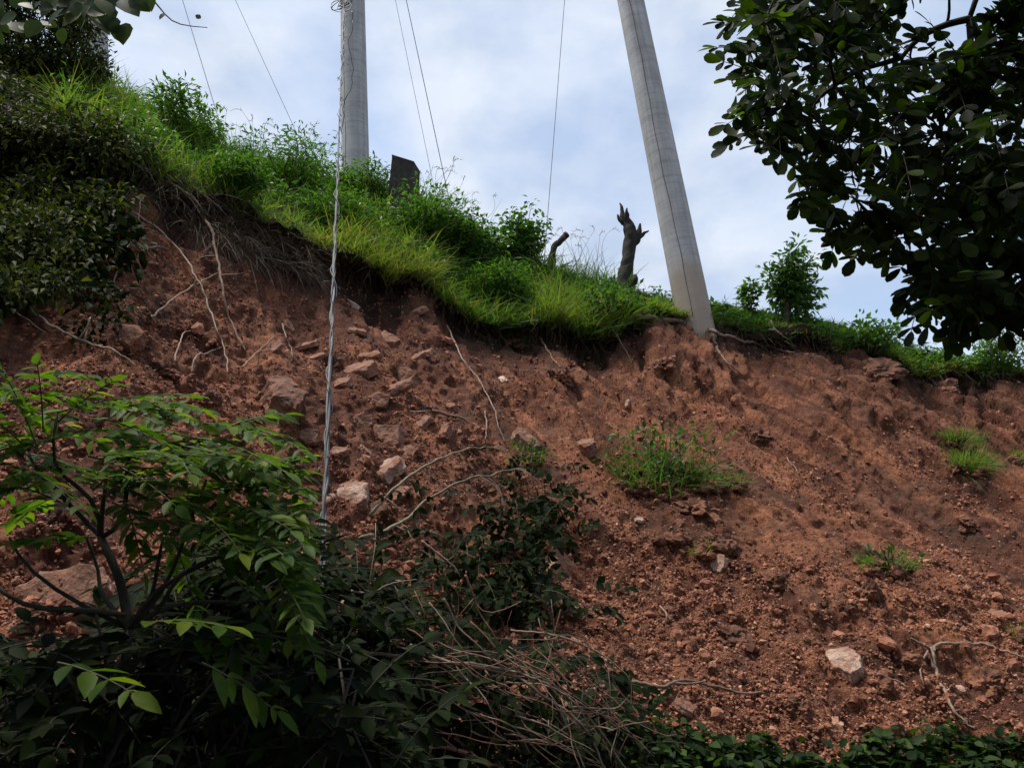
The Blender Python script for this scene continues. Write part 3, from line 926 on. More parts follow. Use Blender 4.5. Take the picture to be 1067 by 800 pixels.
# sapling with a bent trunk on the ridge right of the leaning pole
b0 = on(814, 338)
k = scale_at(b0)
d0 = b0[1]
sp = thing('sapling', tuple(b0), 'small leafy sapling with a leaning trunk on the ridge under the dark tree', 'sapling')
m_ = MB()
limb(m_, b0 - (0, 0, .1), P(820, 318, d0), .05, .04, 0.03, 8, 8)
ends = [(834, 254), (848, 266), (812, 272), (840, 285), (850, 300), (814, 298), (824, 264), (845, 320), (803, 286), (832, 278)]
O, X, Nn = [], [], []
for ex, ey in ends:
    p = limb(m_, P(820, 319, d0), P(ex, ey, d0 + rng.uniform(-.25, .25)), .025, .006, 0.07)
    kx = 190
    q = rng.uniform(0.2, 1, kx)
    c_ = np.stack([np.interp(q, np.linspace(0, 1, len(p)), p[:, j]) for j in range(3)], -1)
    o = rand_unit(kx)
    O.append(c_ + o * (0.16 * rng.random(kx) ** 0.6)[:, None]); X.append(unit(o + (0.1, -0.1, -0.25))); Nn.append(unit(np.array((0, -.2, 1)) + 0.6 * rng.normal(size=(kx, 3))))
m_.build('trunk', M['bark'], sp)
O, X, Nn = map(np.concatenate, (O, X, Nn))
ln = 0.1 * rng.uniform(.6, 1.2, len(O))
m_ = MB(); m_.leaves(*SMALL, O, X, Nn, ln, ln * .45, rng.random(len(O))); m_.build('crown', M['weed_leaf'], sp, kind='stuff')
px_bush('seedling', 'slim seedling just left of the leaning sapling', 'sapling', 784, 332, 52, 22, stems=4, leaf=0.085, width=0.5, nleaf=260, low=0.3)
# leafless twiggy shrub behind the right edge
b0 = on(1040, 384)
tw = thing('twiggy_shrub', tuple(b0), 'sparse twiggy shrub behind the pale weed at the right edge', 'shrub')
m_ = MB()
for k_ in range(9):
    e = P(rng.uniform(1018, 1075), rng.uniform(328, 358), b0[1] + .1)
    p = limb(m_, b0, e, .006, .0025, .08)
    for q in (3, 5, 6):
        limb(m_, p[q], p[q] + rng.normal(size=3) * (.12, .1, .08) + (0, 0, .07), .003, .0015, .05, 5, 4)
m_.build('twig', M['stem'], tw)

# tall flowering grass stalks standing against the sky
def seed_grass(px, py, hpx, wpx, n, label):
    b0 = on(px, py)
    k = scale_at(b0)
    t_ = thing('seed_grass', tuple(b0), label, 'grass', 'tall seeding grasses on the ridge')
    s_ = MB(); h_ = MB()
    for i in range(n):
        e = b0 + np.array((rng.normal() * wpx * .4 * k, rng.normal() * .1, hpx * k * rng.uniform(.6, 1.05)))
        q = b0 + rng.normal(size=3) * (wpx * .2 * k, .08, 0)
        p = limb(s_, q - (0, 0, .05), e, .003, .0018, .07, 9, 4)
        dr = unit(e - p[-3])
        tipd = unit(dr + np.array((rng.normal() * .6, 0, -.3)))
        tp_ = np.array([p[-1] + tipd * .03 * j - np.array((0, 0, .004 * j * j)) for j in range(6)])
        s_.tube(tp_, .0016, 4)
        for j in range(9):
            w_ = tp_[j % 6]
            limb(h_, w_, w_ + tipd * .025 + rng.normal(size=3) * (.016, .012, .012), .003, .0012, .05, 3, 4)
    s_.build('stalk', M['seed'], t_, kind='stuff'); h_.build('seed_head', M['seed'], t_, kind='stuff')
    l_ = MB()
    kx = n * 22
    blades(b0 + rng.normal(size=(kx, 3)) * (wpx * .3 * k, .1, .01), None, hpx * k * rng.uniform(.35, .85, kx), np.full(kx, .008), rng.normal(size=(kx, 3)) * (.4, .3, .1), rng.random(kx) * .9, rng.uniform(.1, .5, kx), l_)
    l_.build('blades', M['grass'], t_, kind='stuff')
seed_grass(608, 300, 62, 48, 13, 'tall seeding grass waving between leafy ridge bush and broken stump')
seed_grass(448, 225, 56, 46, 11, 'tall wispy seeding grass just right of the black stump')
seed_grass(255, 170, 58, 34, 8, 'wispy seeding grass right of the feathery left bush')
seed_grass(328, 180, 52, 18, 4, 'single forked seed stalk left of the upright pole')
seed_grass(395, 205, 48, 34, 6, 'seeding grass between the upright pole and the black stump')
seed_grass(492, 255, 62, 26, 5, 'lone bending seed stalks where the ridge dips right of the wires')

# clumps that slid down and lie on the bare slope
def tuft(px, py, wpx, hpx, n, label, tint=(.3, .75), weeds=0):
    c_, nn_ = hit(px, py)
    k = scale_at(c_)
    t_ = thing('grass_tuft', tuple(c_), label, 'grass tuft', 'tufts of grass slid down onto the bare slope')
    m_ = MB()
    nq = max(10, int(wpx * .6))
    for i in range(nq):                            # crumbly sod
        aa, q_ = rng.uniform(0, 6.28), math.sqrt(rng.random())
        h_, n2_ = hit(px + math.cos(aa) * q_ * wpx * .46, py + 2 + math.sin(aa) * q_ * hpx * .28)
        v0, t0 = i2
        v = (v0 + .35 * np.stack([noise(v0 * 1.9 + i * 3.1 + e_ * 9, 80) for e_ in range(3)], -1)) * rng.uniform(.02, .05) * (1, 1, .8) + h_ + n2_ * .01
        m_.put(v, t0, rng.uniform(.02, .3))
    m_.build('sod', M['clod'], t_, kind='stuff', smooth=False)
    a = rng.uniform(0, 6.28, n); r_ = np.sqrt(rng.random(n))
    base = np.array([sum(hit(px + math.cos(a_) * q_ * wpx * .46, py + math.sin(a_) * q_ * hpx * .3)[:1]) for a_, q_ in zip(a, r_)]) + np.stack([0 * a, 0 * a, (1 - r_ ** 2) * hpx * .12 * k], -1)
    lean = np.stack([np.cos(a) * r_ * .9, -np.sin(a) * r_ * .9 - .25, 0 * a], -1) + rng.normal(size=(n, 3)) * .45
    m_ = MB()
    blades(base, None, hpx * k * rng.uniform(.35, 1.0, n), rng.uniform(.006, .011, n), lean, rng.random(n) * .8, rng.uniform(tint[0], tint[1], n), m_)
    m_.build('blades', M['grass'], t_, kind='stuff')
    if weeds:
        O = c_ + rng.normal(size=(weeds, 3)) * (wpx * .27 * k, wpx * .15 * k, 0) + np.stack([0 * np.arange(weeds), 0 * np.arange(weeds), hpx * k * rng.uniform(.0, 1.0, weeds) ** 1.4], -1)
        ln = .055 * rng.uniform(.5, 1.3, weeds)
        m_ = MB()
        m_.leaves(*SMALL, O, rand_unit(weeds), unit(np.array((0, -.3, 1)) + .5 * rng.normal(size=(weeds, 3))), ln, ln * .55, rng.random(weeds))
        m_.build('leaves', M['weed_leaf'], t_, kind='stuff')
        s_ = MB()
        for i in range(9):
            limb(s_, c_, c_ + rng.normal(size=3) * (wpx * .22 * k, .06, 0) + (0, 0, hpx * k * rng.uniform(.6, 1)), .006, .002)
        s_.build('stem', M['stem'], t_)
    return t_
tuft(693, 502, 104, 60, 190, 'large weedy clump in the middle of the bare slope', (.05, .5), 520)
tuft(752, 505, 50, 20, 150, 'low yellowish grass lobe at the right end of the weedy clump', (.5, .95))
tuft(1003, 460, 36, 24, 240, 'upper of the two round grass tufts on the right slope', (.2, .85))
tuft(1012, 486, 44, 30, 320, 'lower rounder tuft of the grass pair on the right slope', (.2, .9))
tuft(925, 592, 60, 24, 170, 'low grass tuft on the lower right slope', (.3, .7), 60)
tuft(1062, 478, 18, 16, 80, 'small tuft at the right edge beside the grass pair', (.5, .9))
tuft(1063, 662, 22, 16, 80, 'small tuft at the right edge above the forked root', (.4, .8))
tuft(550, 481, 34, 26, 70, 'sparse seedling tuft above the fallen leafy branches', (.3, .7), 40)
tuft(538, 356, 26, 18, 110, 'small tuft hanging just below the overhanging turf', (.4, .7), 30)
tuft(735, 575, 20, 22, 50, 'sprig of grass beside the dark hollow below the weedy clump', (.5, .9))
tuft(700, 561, 40, 9, 60, 'flat pale sprig of grass under the weedy clump', (.6, .95))

# ------------------------------------------------------------------ rocks and lumps
def rock(px, py, wpx, hpx, mat, label, name='rock', cat='rock', yaw=None, tilt=0.16, sink=0.3, depth=0.8, group=None, seed=None, rough=0.09):
    c_, nn_ = hit(px, py)
    k = scale_at(c_)
    rs = np.random.default_rng(seed if seed is not None else int(px * 7 + py))
    nv = int(rs.integers(5, 8))
    an = np.sort((np.arange(nv) + rs.uniform(-.32, .32, nv)) * 2 * math.pi / nv)
    hx, hy = wpx * .52 * k, max(hpx * 1.15, wpx * .42) * k * depth
    th_ = hpx * k * (.45 if wpx > hpx * 1.5 else .75)
    bm = bmesh.new()
    top_, bot_ = [], []
    for a_ in an:
        r_ = rs.uniform(.82, 1.12)
        x_, y_ = math.cos(a_) * hx * r_, math.sin(a_) * hy * r_
        top_.append((x_ * .9, y_ * .9, th_ * rs.uniform(.32, .5) + x_ * .08))
        bot_.append((x_ * 1.04, y_ * 1.04, -th_ * rs.uniform(.45, .8)))
    for q in top_ + bot_ + [(hx * rs.uniform(-.4, .4), hy * rs.uniform(-.4, .4), th_ * .56), (hx * rs.uniform(-.6, .6), hy * rs.uniform(-.6, .2), th_ * .5)]:
        bm.verts.new(q)
    r_ = bmesh.ops.convex_hull(bm, input=bm.verts)
    bmesh.ops.delete(bm, geom=[e for e in r_['geom_interior'] if isinstance(e, bmesh.types.BMVert)], context='VERTS')
    bmesh.ops.dissolve_limit(bm, angle_limit=R(8), verts=bm.verts, edges=bm.edges)
    bmesh.ops.bevel(bm, geom=list(bm.edges), offset=wpx * k * .014, segments=1, affect='EDGES', clamp_overlap=True)
    for _ in range(3):
        bmesh.ops.triangulate(bm, faces=bm.faces)
        bmesh.ops.subdivide_edges(bm, edges=[e for e in bm.edges if e.calc_length() > wpx * k * .09], cuts=1)
    bmesh.ops.triangulate(bm, faces=bm.faces)
    co = np.array([q.co[:] for q in bm.verts])
    s_ = co / (wpx * k)
    dv = np.stack([noise(s_ * 7 + px + 5 * e_, 90) * .045 + noise(s_ * 17 + px + 5 * e_, 91) * .022 for e_ in range(3)], -1) * wpx * k
    for q, d_ in zip(bm.verts, dv):
        q.co = Vector(np.array(q.co[:]) + d_ * np.array((1, 1, .6)))
    me = bpy.data.meshes.new(name); bm.to_mesh(me); bm.free()
    o = add(name, me, M[mat])
    q = Vector(unit(nn_ * 0.85 + np.array((-.1, .05, .24)))).to_track_quat('Z', 'Y')
    yw = rs.uniform(-.5, .5) if yaw is None else yaw
    e = Matrix.Rotation(yw, 4, Vector(nn_)) @ q.to_matrix().to_4x4() @ Matrix.Rotation(rs.uniform(-tilt, tilt), 4, 'X') @ Matrix.Rotation(rs.uniform(-tilt, tilt), 4, 'Y')
    o.matrix_world = Matrix.Translation(Vector(c_ + nn_ * hpx * k * (.42 - sink))) @ e
    return tag(o, label, cat, group or 'stones on the bare slope')
rk = [
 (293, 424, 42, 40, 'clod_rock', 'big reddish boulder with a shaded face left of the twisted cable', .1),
 (402, 353, 34, 14, 'rock', 'flat grey slab highest on the rocky patch right of the cable', .0),
 (371, 386, 46, 22, 'rock', 'broad slab touching the twisted cable on the rocky patch', .1),
 (414, 404, 44, 17, 'rock', 'thin tilted slab right of the broad slab by the cable', .4),
 (420, 390, 22, 12, 'rock', 'small slab wedged above the thin tilted slab', .2),
 (402, 455, 32, 24, 'rock', 'angular stone in the middle of the rocky patch', .6),
 (362, 516, 40, 26, 'pale_rock', 'palest slab beside the lower cable above the shrub', .3),
 (402, 490, 38, 26, 'pale_rock', 'pale flat stone right of the palest slab', .1),
 (416, 515, 24, 14, 'rock', 'small stone above the upper fallen branch', .2),
 (381, 470, 18, 12, 'rock', 'little stone between pale flat stone and cable', .2),
 (366, 319, 16, 12, 'pale_rock', 'small pale stone under the turf lip right of the cable', 0),
 (432, 325, 30, 10, 'rock', 'thin dark ledge stone under the overhanging turf', .1),
 (880, 692, 38, 26, 'pale_rock', 'pale flat topped stone alone on the lower right slope', .35),
 (748, 587, 20, 12, 'pale_rock', 'small pale chip below the dark hollow', .5),
 (666, 541, 14, 7, 'pale_rock', 'tiny pale chip left below the weedy clump', .1),
 (707, 545, 14, 6, 'rock', 'small flat grey stone right below the weedy clump', .1),
 (611, 466, 20, 18, 'rock', 'grey stone sticking out left of the weedy clump', .9),
 (548, 462, 28, 22, 'rock', 'blocky stone above the tip of the upper fallen branch', .4),
 (578, 600, 28, 40, 'rock', 'tall tan rock right of the dark fallen leaves', .4),
 (586, 634, 30, 24, 'pale_rock', 'lower tan rock at the edge of the brush heap', .2),
 (137, 352, 26, 20, 'rock', 'stone in the shaded hollow under the left bank', .2),
 (1040, 641, 20, 12, 'rock', 'rounded flat stone near the right edge', .1),
 (470, 424, 12, 8, 'rock', 'small grey blue stone right of the rocky patch', .1),
 (464, 449, 12, 12, 'rock', 'little upright stone below the small root', .1),
 (1001, 718, 10, 7, 'pale_rock', 'tiny white chip under the forked root', .1),
 (655, 420, 8, 6, 'pale_rock', 'tiny white chip above the weedy clump', .1),
 (330, 372, 20, 9, 'rock', 'thin slab just left of the cable', .5),
 (302, 340, 30, 9, 'rock', 'long thin slab left of the cable under the scarp', .5),
 (60, 622, 110, 40, 'rock', 'broad smooth sandy boulder seen under the left shrub', .2),
 (352, 402, 26, 15, 'rock', 'slab right under the broad slab against the cable', .2),
 (392, 418, 30, 14, 'rock', 'flat slab between the thin tilted slab and the angular stone', .3),
 (436, 372, 30, 12, 'rock', 'slab up right of the broad slab below the turf', .3),
 (385, 370, 24, 10, 'rock', 'narrow slab under the highest flat slab', .2),
 (372, 345, 26, 10, 'rock', 'narrow slab between cable and highest flat slab', .3),
 (318, 360, 34, 10, 'rock', 'bedded slab left of the cable above the thin slab', .5),
 (286, 362, 26, 9, 'rock', 'short bedded slab above the big boulder', .5),
 (425, 470, 24, 14, 'rock', 'slab right of the pale flat stone', .4),
 (440, 440, 20, 11, 'rock', 'slab left of the short curved root', .3),
 (378, 440, 26, 13, 'rock', 'reddish slab right of the cable level with the big boulder', .3),
 (352, 470, 22, 12, 'rock', 'reddish chip touching the cable above the palest slab', .2),
 (392, 530, 24, 12, 'rock', 'stone between the palest slab and upper fallen branch', .3),
 (320, 455, 26, 12, 'rock', 'stone below right of the big boulder', .3),
 (712, 735, 22, 14, 'rock', 'tan stone above the ground cover right of the brush heap', .2),
]
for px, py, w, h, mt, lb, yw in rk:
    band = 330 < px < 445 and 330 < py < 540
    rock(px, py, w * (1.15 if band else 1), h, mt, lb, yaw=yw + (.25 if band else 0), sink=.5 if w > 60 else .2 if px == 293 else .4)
lumps = [
 (907, 622, 36, 30, 'dark angular earth lump on the right slope below the grass tufts'),
 (880, 632, 20, 14, 'small dark lump left of the angular earth lump'),
 (804, 606, 36, 20, 'dark wide earth lump right of the small pale chip'),
 (765, 667, 46, 24, 'large dark lump of earth above the end of the long dead stick'),
 (725, 533, 60, 26, 'dark sod lump hanging below the weedy clump'),
 (748, 572, 42, 28, 'dark crumbling lump beside the sprig of grass'),
 (690, 385, 34, 20, 'earth lump under the exposed root of the leaning pole'),
 (585, 395, 30, 24, 'dark earth lump sliding below the ridge grass'),
 (915, 385, 46, 12, 'dark sod fallen below the thin right turf'),
 (1010, 548, 30, 16, 'greyish lump right of the low grass tuft'),
 (920, 720, 30, 20, 'dark lump between the pale flat stone and forked root'),
 (845, 672, 26, 14, 'dark lump up left of the pale flat stone'),
 (950, 690, 26, 16, 'dark lump left of the forked root'),
 (655, 620, 24, 14, 'dark lump on the slope right of the tan rocks'),
 (1025, 712, 40, 26, 'dark lump inside the fork of the root'),
 (700, 640, 22, 12, 'small lump left of the large dark earth lump'),
 (830, 735, 28, 16, 'dark lump near the foot of the slope below the pale flat stone'),
 (345, 382, 26, 22, 'reddish lump against the twisted cable'),
 (170, 390, 34, 26, 'lump of earth under the long pale twigs on the left'),
 (215, 420, 30, 20, 'lump of earth left of the big boulder'),
 (985, 405, 36, 14, 'dark lump under the right turf edge'),
 (790, 455, 26, 14, 'small dark lump right above the weedy clump'),
]
for px, py, w, h, lb in lumps:
    c_, nn_ = hit(px, py)
    k = scale_at(c_)
    v0, t0 = i4
    q_ = v0 * 1.6 + px * .37
    rad = 1 + .45 * noise(q_, 80) + .2 * noise(q_ * 2.2, 81) + .2 * noise(q_ * 4.5, 82) + .1 * noise(q_ * 10, 83)
    v = v0 * rad[:, None] * np.array((w * .42, w * .36, h * .5)) * k
    qt = np.array(Vector(unit(nn_ * .7 + np.array((0, 0, .4)))).to_track_quat('Z', 'Y').to_matrix())
    o = add('earth_lump', mesh_np('earth_lump', v @ qt.T, t0, smooth=False), M['clod_lump'], None, tuple(c_ - nn_ * h * k * .04))
    tag(o, lb, 'earth lump', 'lumps of earth on the slope')

# ------------------------------------------------------------------ roots, twigs and dead branches lying on the slope
def twig(pts, r0_, r1_, label, name='dry_twig', mat='deadwood', cat='twig', lift=0.02, group='dry twigs and roots on the bare slope', forks=0, arch=0.0, depth=None):
    ps = []
    for i, q in enumerate(pts):
        if depth is None:
            h_, n_ = hit(q[0], q[1])
            a_ = arch * math.sin(math.pi * i / (len(pts) - 1))
            toward = unit(np.array((0, 0, EYE)) - h_)
            ps.append(h_ + n_ * (lift + r0_ * 1.0) + toward * a_)
        else:
            ps.append(P(q[0], q[1], depth if np.isscalar(depth) else depth[i]))
    p = jitter(smooth_path(ps, 9), 0.012, len(pts))
    p = p + rng.normal(size=p.shape) * r0_ * .18
    m_ = MB()
    m_.tube(p, np.linspace(r0_, r1_ * .7, len(p)) * rng.uniform(.9, 1.1, len(p)), 6)
    for i in range(forks):
        q = int(len(p) * rng.uniform(.25, .85))
        d_ = unit(p[min(q + 2, len(p) - 1)] - p[q - 1] + 0.55 * rng.normal(size=3) * (1, .4, 1))
        limb(m_, p[q], p[q] + d_ * rng.uniform(.1, .28), r0_ * .5, r1_ * .6, .08, 6, 5)
    o = m_.build(name, M[mat], base=tuple(p[0]))
    return tag(o, label, cat, group)
twig([(660, 333), (700, 337), (728, 343), (745, 352), (775, 360), (805, 362), (826, 373)], .035, .012, 'thick exposed root running right from the foot of the leaning pole', 'exposed_root', 'root', 'root', .03, forks=1)
twig([(742, 350), (749, 366), (757, 380), (770, 390)], .02, .008, 'short root branching down below the leaning pole', 'exposed_root', 'root', 'root', .02)
twig([(800, 335), (806, 345), (816, 352), (829, 360)], .022, .006, 'pale root coming out under the leaning sapling', 'exposed_root', 'deadwood', 'root', .02)
twig([(560, 352), (575, 375), (583, 385)], .012, .005, 'thin root hanging from turf edge above the dark sliding lump', 'exposed_root', 'root', 'root', .02)
twig([(638, 345), (650, 362), (660, 380)], .012, .005, 'thin root hanging below the broken stump', 'exposed_root', 'root', 'root', .02)
twig([(466, 342), (478, 372), (497, 395), (510, 420), (520, 445), (526, 462)], .009, .005, 'long pale twig hanging down the slope right of the rocky patch', arch=.05)
twig([(448, 430), (470, 437), (494, 446)], .014, .008, 'short curved root on the slope below the long pale twig', 'exposed_root', 'root', 'root', .02)
twig([(425, 430), (448, 429)], .009, .006, 'short straight stick left of the short curved root', cat='stick')
twig([(105, 200), (135, 222), (160, 240), (185, 262), (203, 290), (213, 318), (224, 345), (231, 365), (240, 398)], .013, .006, 'longest pale bare twig arching down the left slope', arch=.12, forks=1)
twig([(187, 198), (203, 215), (216, 238), (224, 262), (232, 300), (239, 338), (258, 368)], .019, .009, 'thick dark bare stem right of the longest pale twig', mat='root', arch=.12, forks=3)
twig([(120, 298), (125, 275), (136, 256), (158, 243)], .008, .005, 'thin looping twig at the top of the left hollow', arch=.1)
twig([(143, 275), (150, 264), (165, 260), (176, 262)], .006, .004, 'small hooked twig below the thin looping twig', arch=.1)
twig([(145, 262), (143, 235), (147, 212), (158, 201), (168, 212), (172, 240)], .006, .004, 'tall narrow loop of dead creeper on the left bank', arch=.15)
twig([(0, 309), (30, 328), (55, 345), (85, 356), (115, 370), (140, 386)], .014, .007, 'pale branch reaching in from the left edge above the shrub', arch=.06, forks=2)
twig([(0, 318), (28, 336), (50, 350)], .008, .004, 'thinner twig right below the branch from the left edge', arch=.06)
twig([(153, 334), (180, 315), (205, 300), (222, 290), (242, 276)], .008, .005, 'straight twig crossing behind the dark bare stem', arch=.05)
twig([(182, 380), (188, 360), (198, 346), (210, 340)], .007, .004, 'short bent twig left of the bare stems', arch=.05)
twig([(198, 390), (204, 374), (220, 370), (232, 362)], .007, .004, 'curled rootlet between the two long stems', arch=.05)
twig([(252, 387), (268, 370), (285, 352)], .008, .005, 'straight pale twig up left of the big boulder', arch=.03)
twig([(292, 340), (296, 352), (300, 362), (304, 376)], .007, .004, 'short crooked twig above the big boulder', arch=.03)
twig([(290, 445), (287, 425), (288, 408)], .005, .004, 'upright straw in front of the big boulder', arch=.03)
twig([(8, 200), (30, 232), (40, 262), (47, 280)], .011, .006, 'bare stem in the dark bank on the left', arch=.25, forks=1)
twig([(0, 136), (30, 130), (60, 122), (90, 116), (128, 110)], .012, .006, 'straw coloured stem crossing the leafy bank at the left edge', arch=.35)
twig([(0, 126), (25, 104), (48, 88), (70, 84)], .008, .004, 'arched thin stem above the straw coloured stem', arch=.35)
twig([(968, 681), (970, 700), (982, 722), (996, 742), (1012, 762)], .014, .008, 'pale forked root lying on the lower right slope', 'exposed_root', 'deadwood', 'root', .02)
twig([(969, 682), (975, 674), (990, 672), (1020, 674), (1045, 682), (1067, 687), (1100, 692)], .011, .007, 'long pale root bending off to the right edge', 'exposed_root', 'deadwood', 'root', .02)
twig([(968, 680), (957, 673), (946, 666)], .009, .005, 'thin upper end of the forked root', 'exposed_root', 'deadwood', 'root', .02)
twig([(962, 678), (955, 690), (958, 705), (962, 714)], .007, .004, 'small rootlet curling left of the forked root', 'exposed_root', 'deadwood', 'root', .02)
twig([(915, 705), (930, 710), (950, 719)], .008, .005, 'short pale stick left of the forked root', cat='stick')
twig([(598, 721), (640, 719), (680, 720), (715, 718), (750, 720), (790, 723)], .014, .008, 'long dark stick lying level at the foot of the slope', 'dead_stick', 'root', 'stick', .05, forks=2)
twig([(820, 478), (830, 490), (842, 508)], .006, .004, 'fine twig on the middle right slope', arch=.02)
twig([(690, 632), (693, 645), (692, 655)], .006, .004, 'tiny pale twig left of the large earth lump', arch=.02)
twig([(505, 430), (506, 445), (504, 460)], .007, .005, 'tiny forked pale root near the long pale twig', arch=.02)

# ------------------------------------------------------------------ leaves as parts: the largest in view are objects of their own
def leafy(parent, tmpl, O, X, Nn, ln, wd, mat, most=300, name='leaf', rest='foliage', frame_only=True):
    O, X, Nn, ln, wd = (np.asarray(q, float) for q in (O, X, Nn, ln, wd))
    tv, tt = tmpl
    n = len(O)
    v = place(tv, O, X, Nn, ln, wd)
    tri = (tt[None] + (np.arange(n) * len(tv))[:, None, None]).reshape(-1, 3)
    bv = BVHTree.FromPolygons(v.reshape(-1, 3).tolist(), tri.tolist())
    cen = O + unit(X) * (ln * .5)[:, None]
    u, w, zc = proj(cen)
    area = ln * wd * np.abs(np.sum(frame(X, Nn)[2] * unit(cen - (0, 0, EYE)), -1)) / np.maximum(zc, .1) ** 2
    ok = (u > 2) & (u < 1065) & (w > 2) & (w < 798) & (zc > 0.1)
    score = np.zeros(n)
    k = len(tt)
    for i in np.nonzero(ok)[0]:
        d_ = Vector(cen[i]) - CAMP
        h_ = bv.ray_cast(CAMP, d_.normalized())
        if h_[0] is None or h_[2] // k == i or h_[3] > d_.length - 0.004:
            score[i] = area[i]
    pick = np.argsort(-score)[:most]
    pick = pick[score[pick] > 0]
    me = mesh_np(name, tv, tt)
    me.materials.append(M[mat])
    Xf, Yf, Zf = frame(X, Nn)
    base = Vector(parent.location)
    for i in pick:
        o = bpy.data.objects.new(name, me)
        COL.objects.link(o)
        o.parent = parent
        m4 = Matrix.Identity(4)
        for r_ in range(3):
            m4[r_][0] = Xf[i][r_] * ln[i]; m4[r_][1] = Yf[i][r_] * wd[i]; m4[r_][2] = Zf[i][r_] * ln[i]
            m4[r_][3] = O[i][r_] - base[r_]
        o.matrix_local = m4
    restm = np.ones(n, bool)
    restm[pick] = False
    if restm.any():
        m_ = MB()
        m_.leaves(tv, tt, O[restm], X[restm], Nn[restm], ln[restm], wd[restm], rng.random(int(restm.sum())))
        m_.build(rest, M[mat], parent, kind='stuff')

class Sprays:
    """pinnate sprays: a rachis with leaflets in pairs"""
    def __init__(s):
        s.O, s.X, s.N, s.L, s.W, s.m = [], [], [], [], [], MB()
    def spray(s, a, b, pairs, leaf, width, upv=(0, 0, 1), sag=.06, spread=.75, r=.0022, flat=.25, terminal=True, start=.15):
        a, b = np.asarray(a, float), np.asarray(b, float)
        q = np.linspace(0, 1, 9)
        Lr = np.linalg.norm(b - a)
        p = a + (b - a) * q[:, None] + np.array((0, 0, -1)) * (sag * Lr * (4 * q * (1 - q) * -.4 + q * q))[:, None]
        s.m.tube(p, np.linspace(r, r * .5, 9), 4, cap=False)
        t_ = unit(np.gradient(p, axis=0))
        up = unit(np.array(upv, float) + .15 * rng.normal(size=3))
        for i in range(pairs):
            f = start + (1 - start - .06) * i / max(1, pairs - 1)
            c = np.array([np.interp(f, q, p[:, j]) for j in range(3)])
            tt_ = np.array([np.interp(f, q, t_[:, j]) for j in range(3)])
            sd = unit(np.cross(tt_, up))
            for sg in (-1, 1):
                x = unit(tt_ * rng.uniform(.45, .8) + sd * sg * spread + np.array((0, 0, -.12)) + .12 * rng.normal(size=3))
                ll = leaf * rng.uniform(.62, 1.22) * (0.78 + .3 * math.sin(math.pi * min(1, f + .15)))
                s.O.append(c); s.X.append(x); s.N.append(unit(up + flat * rng.normal(size=3)))
                s.L.append(ll); s.W.append(ll * width * rng.uniform(.85, 1.15))
        if terminal:
            s.O.append(p[-1]); s.X.append(t_[-1]); s.N.append(unit(up + flat * rng.normal(size=3)))
            s.L.append(leaf); s.W.append(leaf * width)
def in_poly(x, y, poly):
    c = False
    j = len(poly) - 1
    for i in range(len(poly)):
        if (poly[i][1] > y) != (poly[j][1] > y) and x < (poly[j][0] - poly[i][0]) * (y - poly[i][1]) / (poly[j][1] - poly[i][1]) + poly[i][0]:
            c = not c
        j = i
    return c

# ---- dark tree hanging in from the right
tb = ground(3.15, 2.6)
tree = thing('broadleaf_tree', tuple(tb), 'dark broadleaved tree hanging in from the upper right corner', 'tree')
bk = MB()
crotch = np.array((2.95, 2.65, 3.4))
limb(bk, tb - (0, 0, .2), crotch, .17, .12, .03, 10, 12)
POLY = [(768, -60), (752, 20), (748, 60), (770, 92), (755, 130), (752, 152), (790, 150), (812, 175), (828, 222), (852, 222), (868, 268), (935, 268), (940, 300), (946, 338), (975, 332), (992, 345), (1030, 338), (1075, 350), (1200, 340), (1330, 250), (1330, -60)]
HOLE = [(935, -20), (938, 42), (952, 62), (985, 50), (1008, 38), (1018, 20), (1040, 6), (1055, -20)]
sp_ = Sprays()
hubs = []
tries = 0
while len(hubs) < 122 and tries < 5000:
    tries += 1
    x, y = rng.uniform(760, 1300), rng.uniform(-60, 335)
    if in_poly(x, y, POLY) and in_poly(x - 22, y + 10, POLY) and not in_poly(x, y, HOLE) and all((x - h[0]) ** 2 + (y - h[1]) ** 2 > 22 ** 2 for h in hubs):
        hubs.append((x, y, rng.uniform(2.55, 3.7)))
mains = [P(1010, 20, 3.1), P(1080, 120, 3.0), P(940, 60, 3.2), P(985, 165, 3.1), P(870, 90, 3.1), P(1120, 240, 2.9)]
link = [None, 0, 0, 0, 2, 1]
p0 = P(1040, -160, 3.1)
limb(bk, crotch, p0, .1, .06, .05, 9, 9)
nodes = []
for i, q in enumerate(mains):
    nodes += list(limb(bk, p0 if link[i] is None else mains[link[i]], q, .022 - .002 * i, .012 - .001 * i, .05, 9, 8)[2:])
for hx, hy, hd in hubs:
    h_ = P(hx, hy, hd)
    near = min(nodes, key=lambda q: np.linalg.norm(q - h_))
    nodes.append(limb(bk, near, h_, .008, .004, .08, 7, 5)[4])
    for k in range(10):
        for _ in range(12):
            a = rng.uniform(0, 6.28)
            rpx = rng.uniform(22, 62)
            ex, ey = hx + math.cos(a) * rpx, hy + math.sin(a) * rpx * .9 + 8
            if in_poly(ex, ey, POLY) and not in_poly(ex, ey, HOLE):
                break
        else:
            continue
        e = P(ex, ey, hd + rng.uniform(-.25, .25))
        sp_.spray(h_, e, rng.integers(4, 6), .082, .56, upv=(rng.normal() * .5, -.6, .6), sag=.12, spread=.8, r=.003, flat=.5, start=.3)
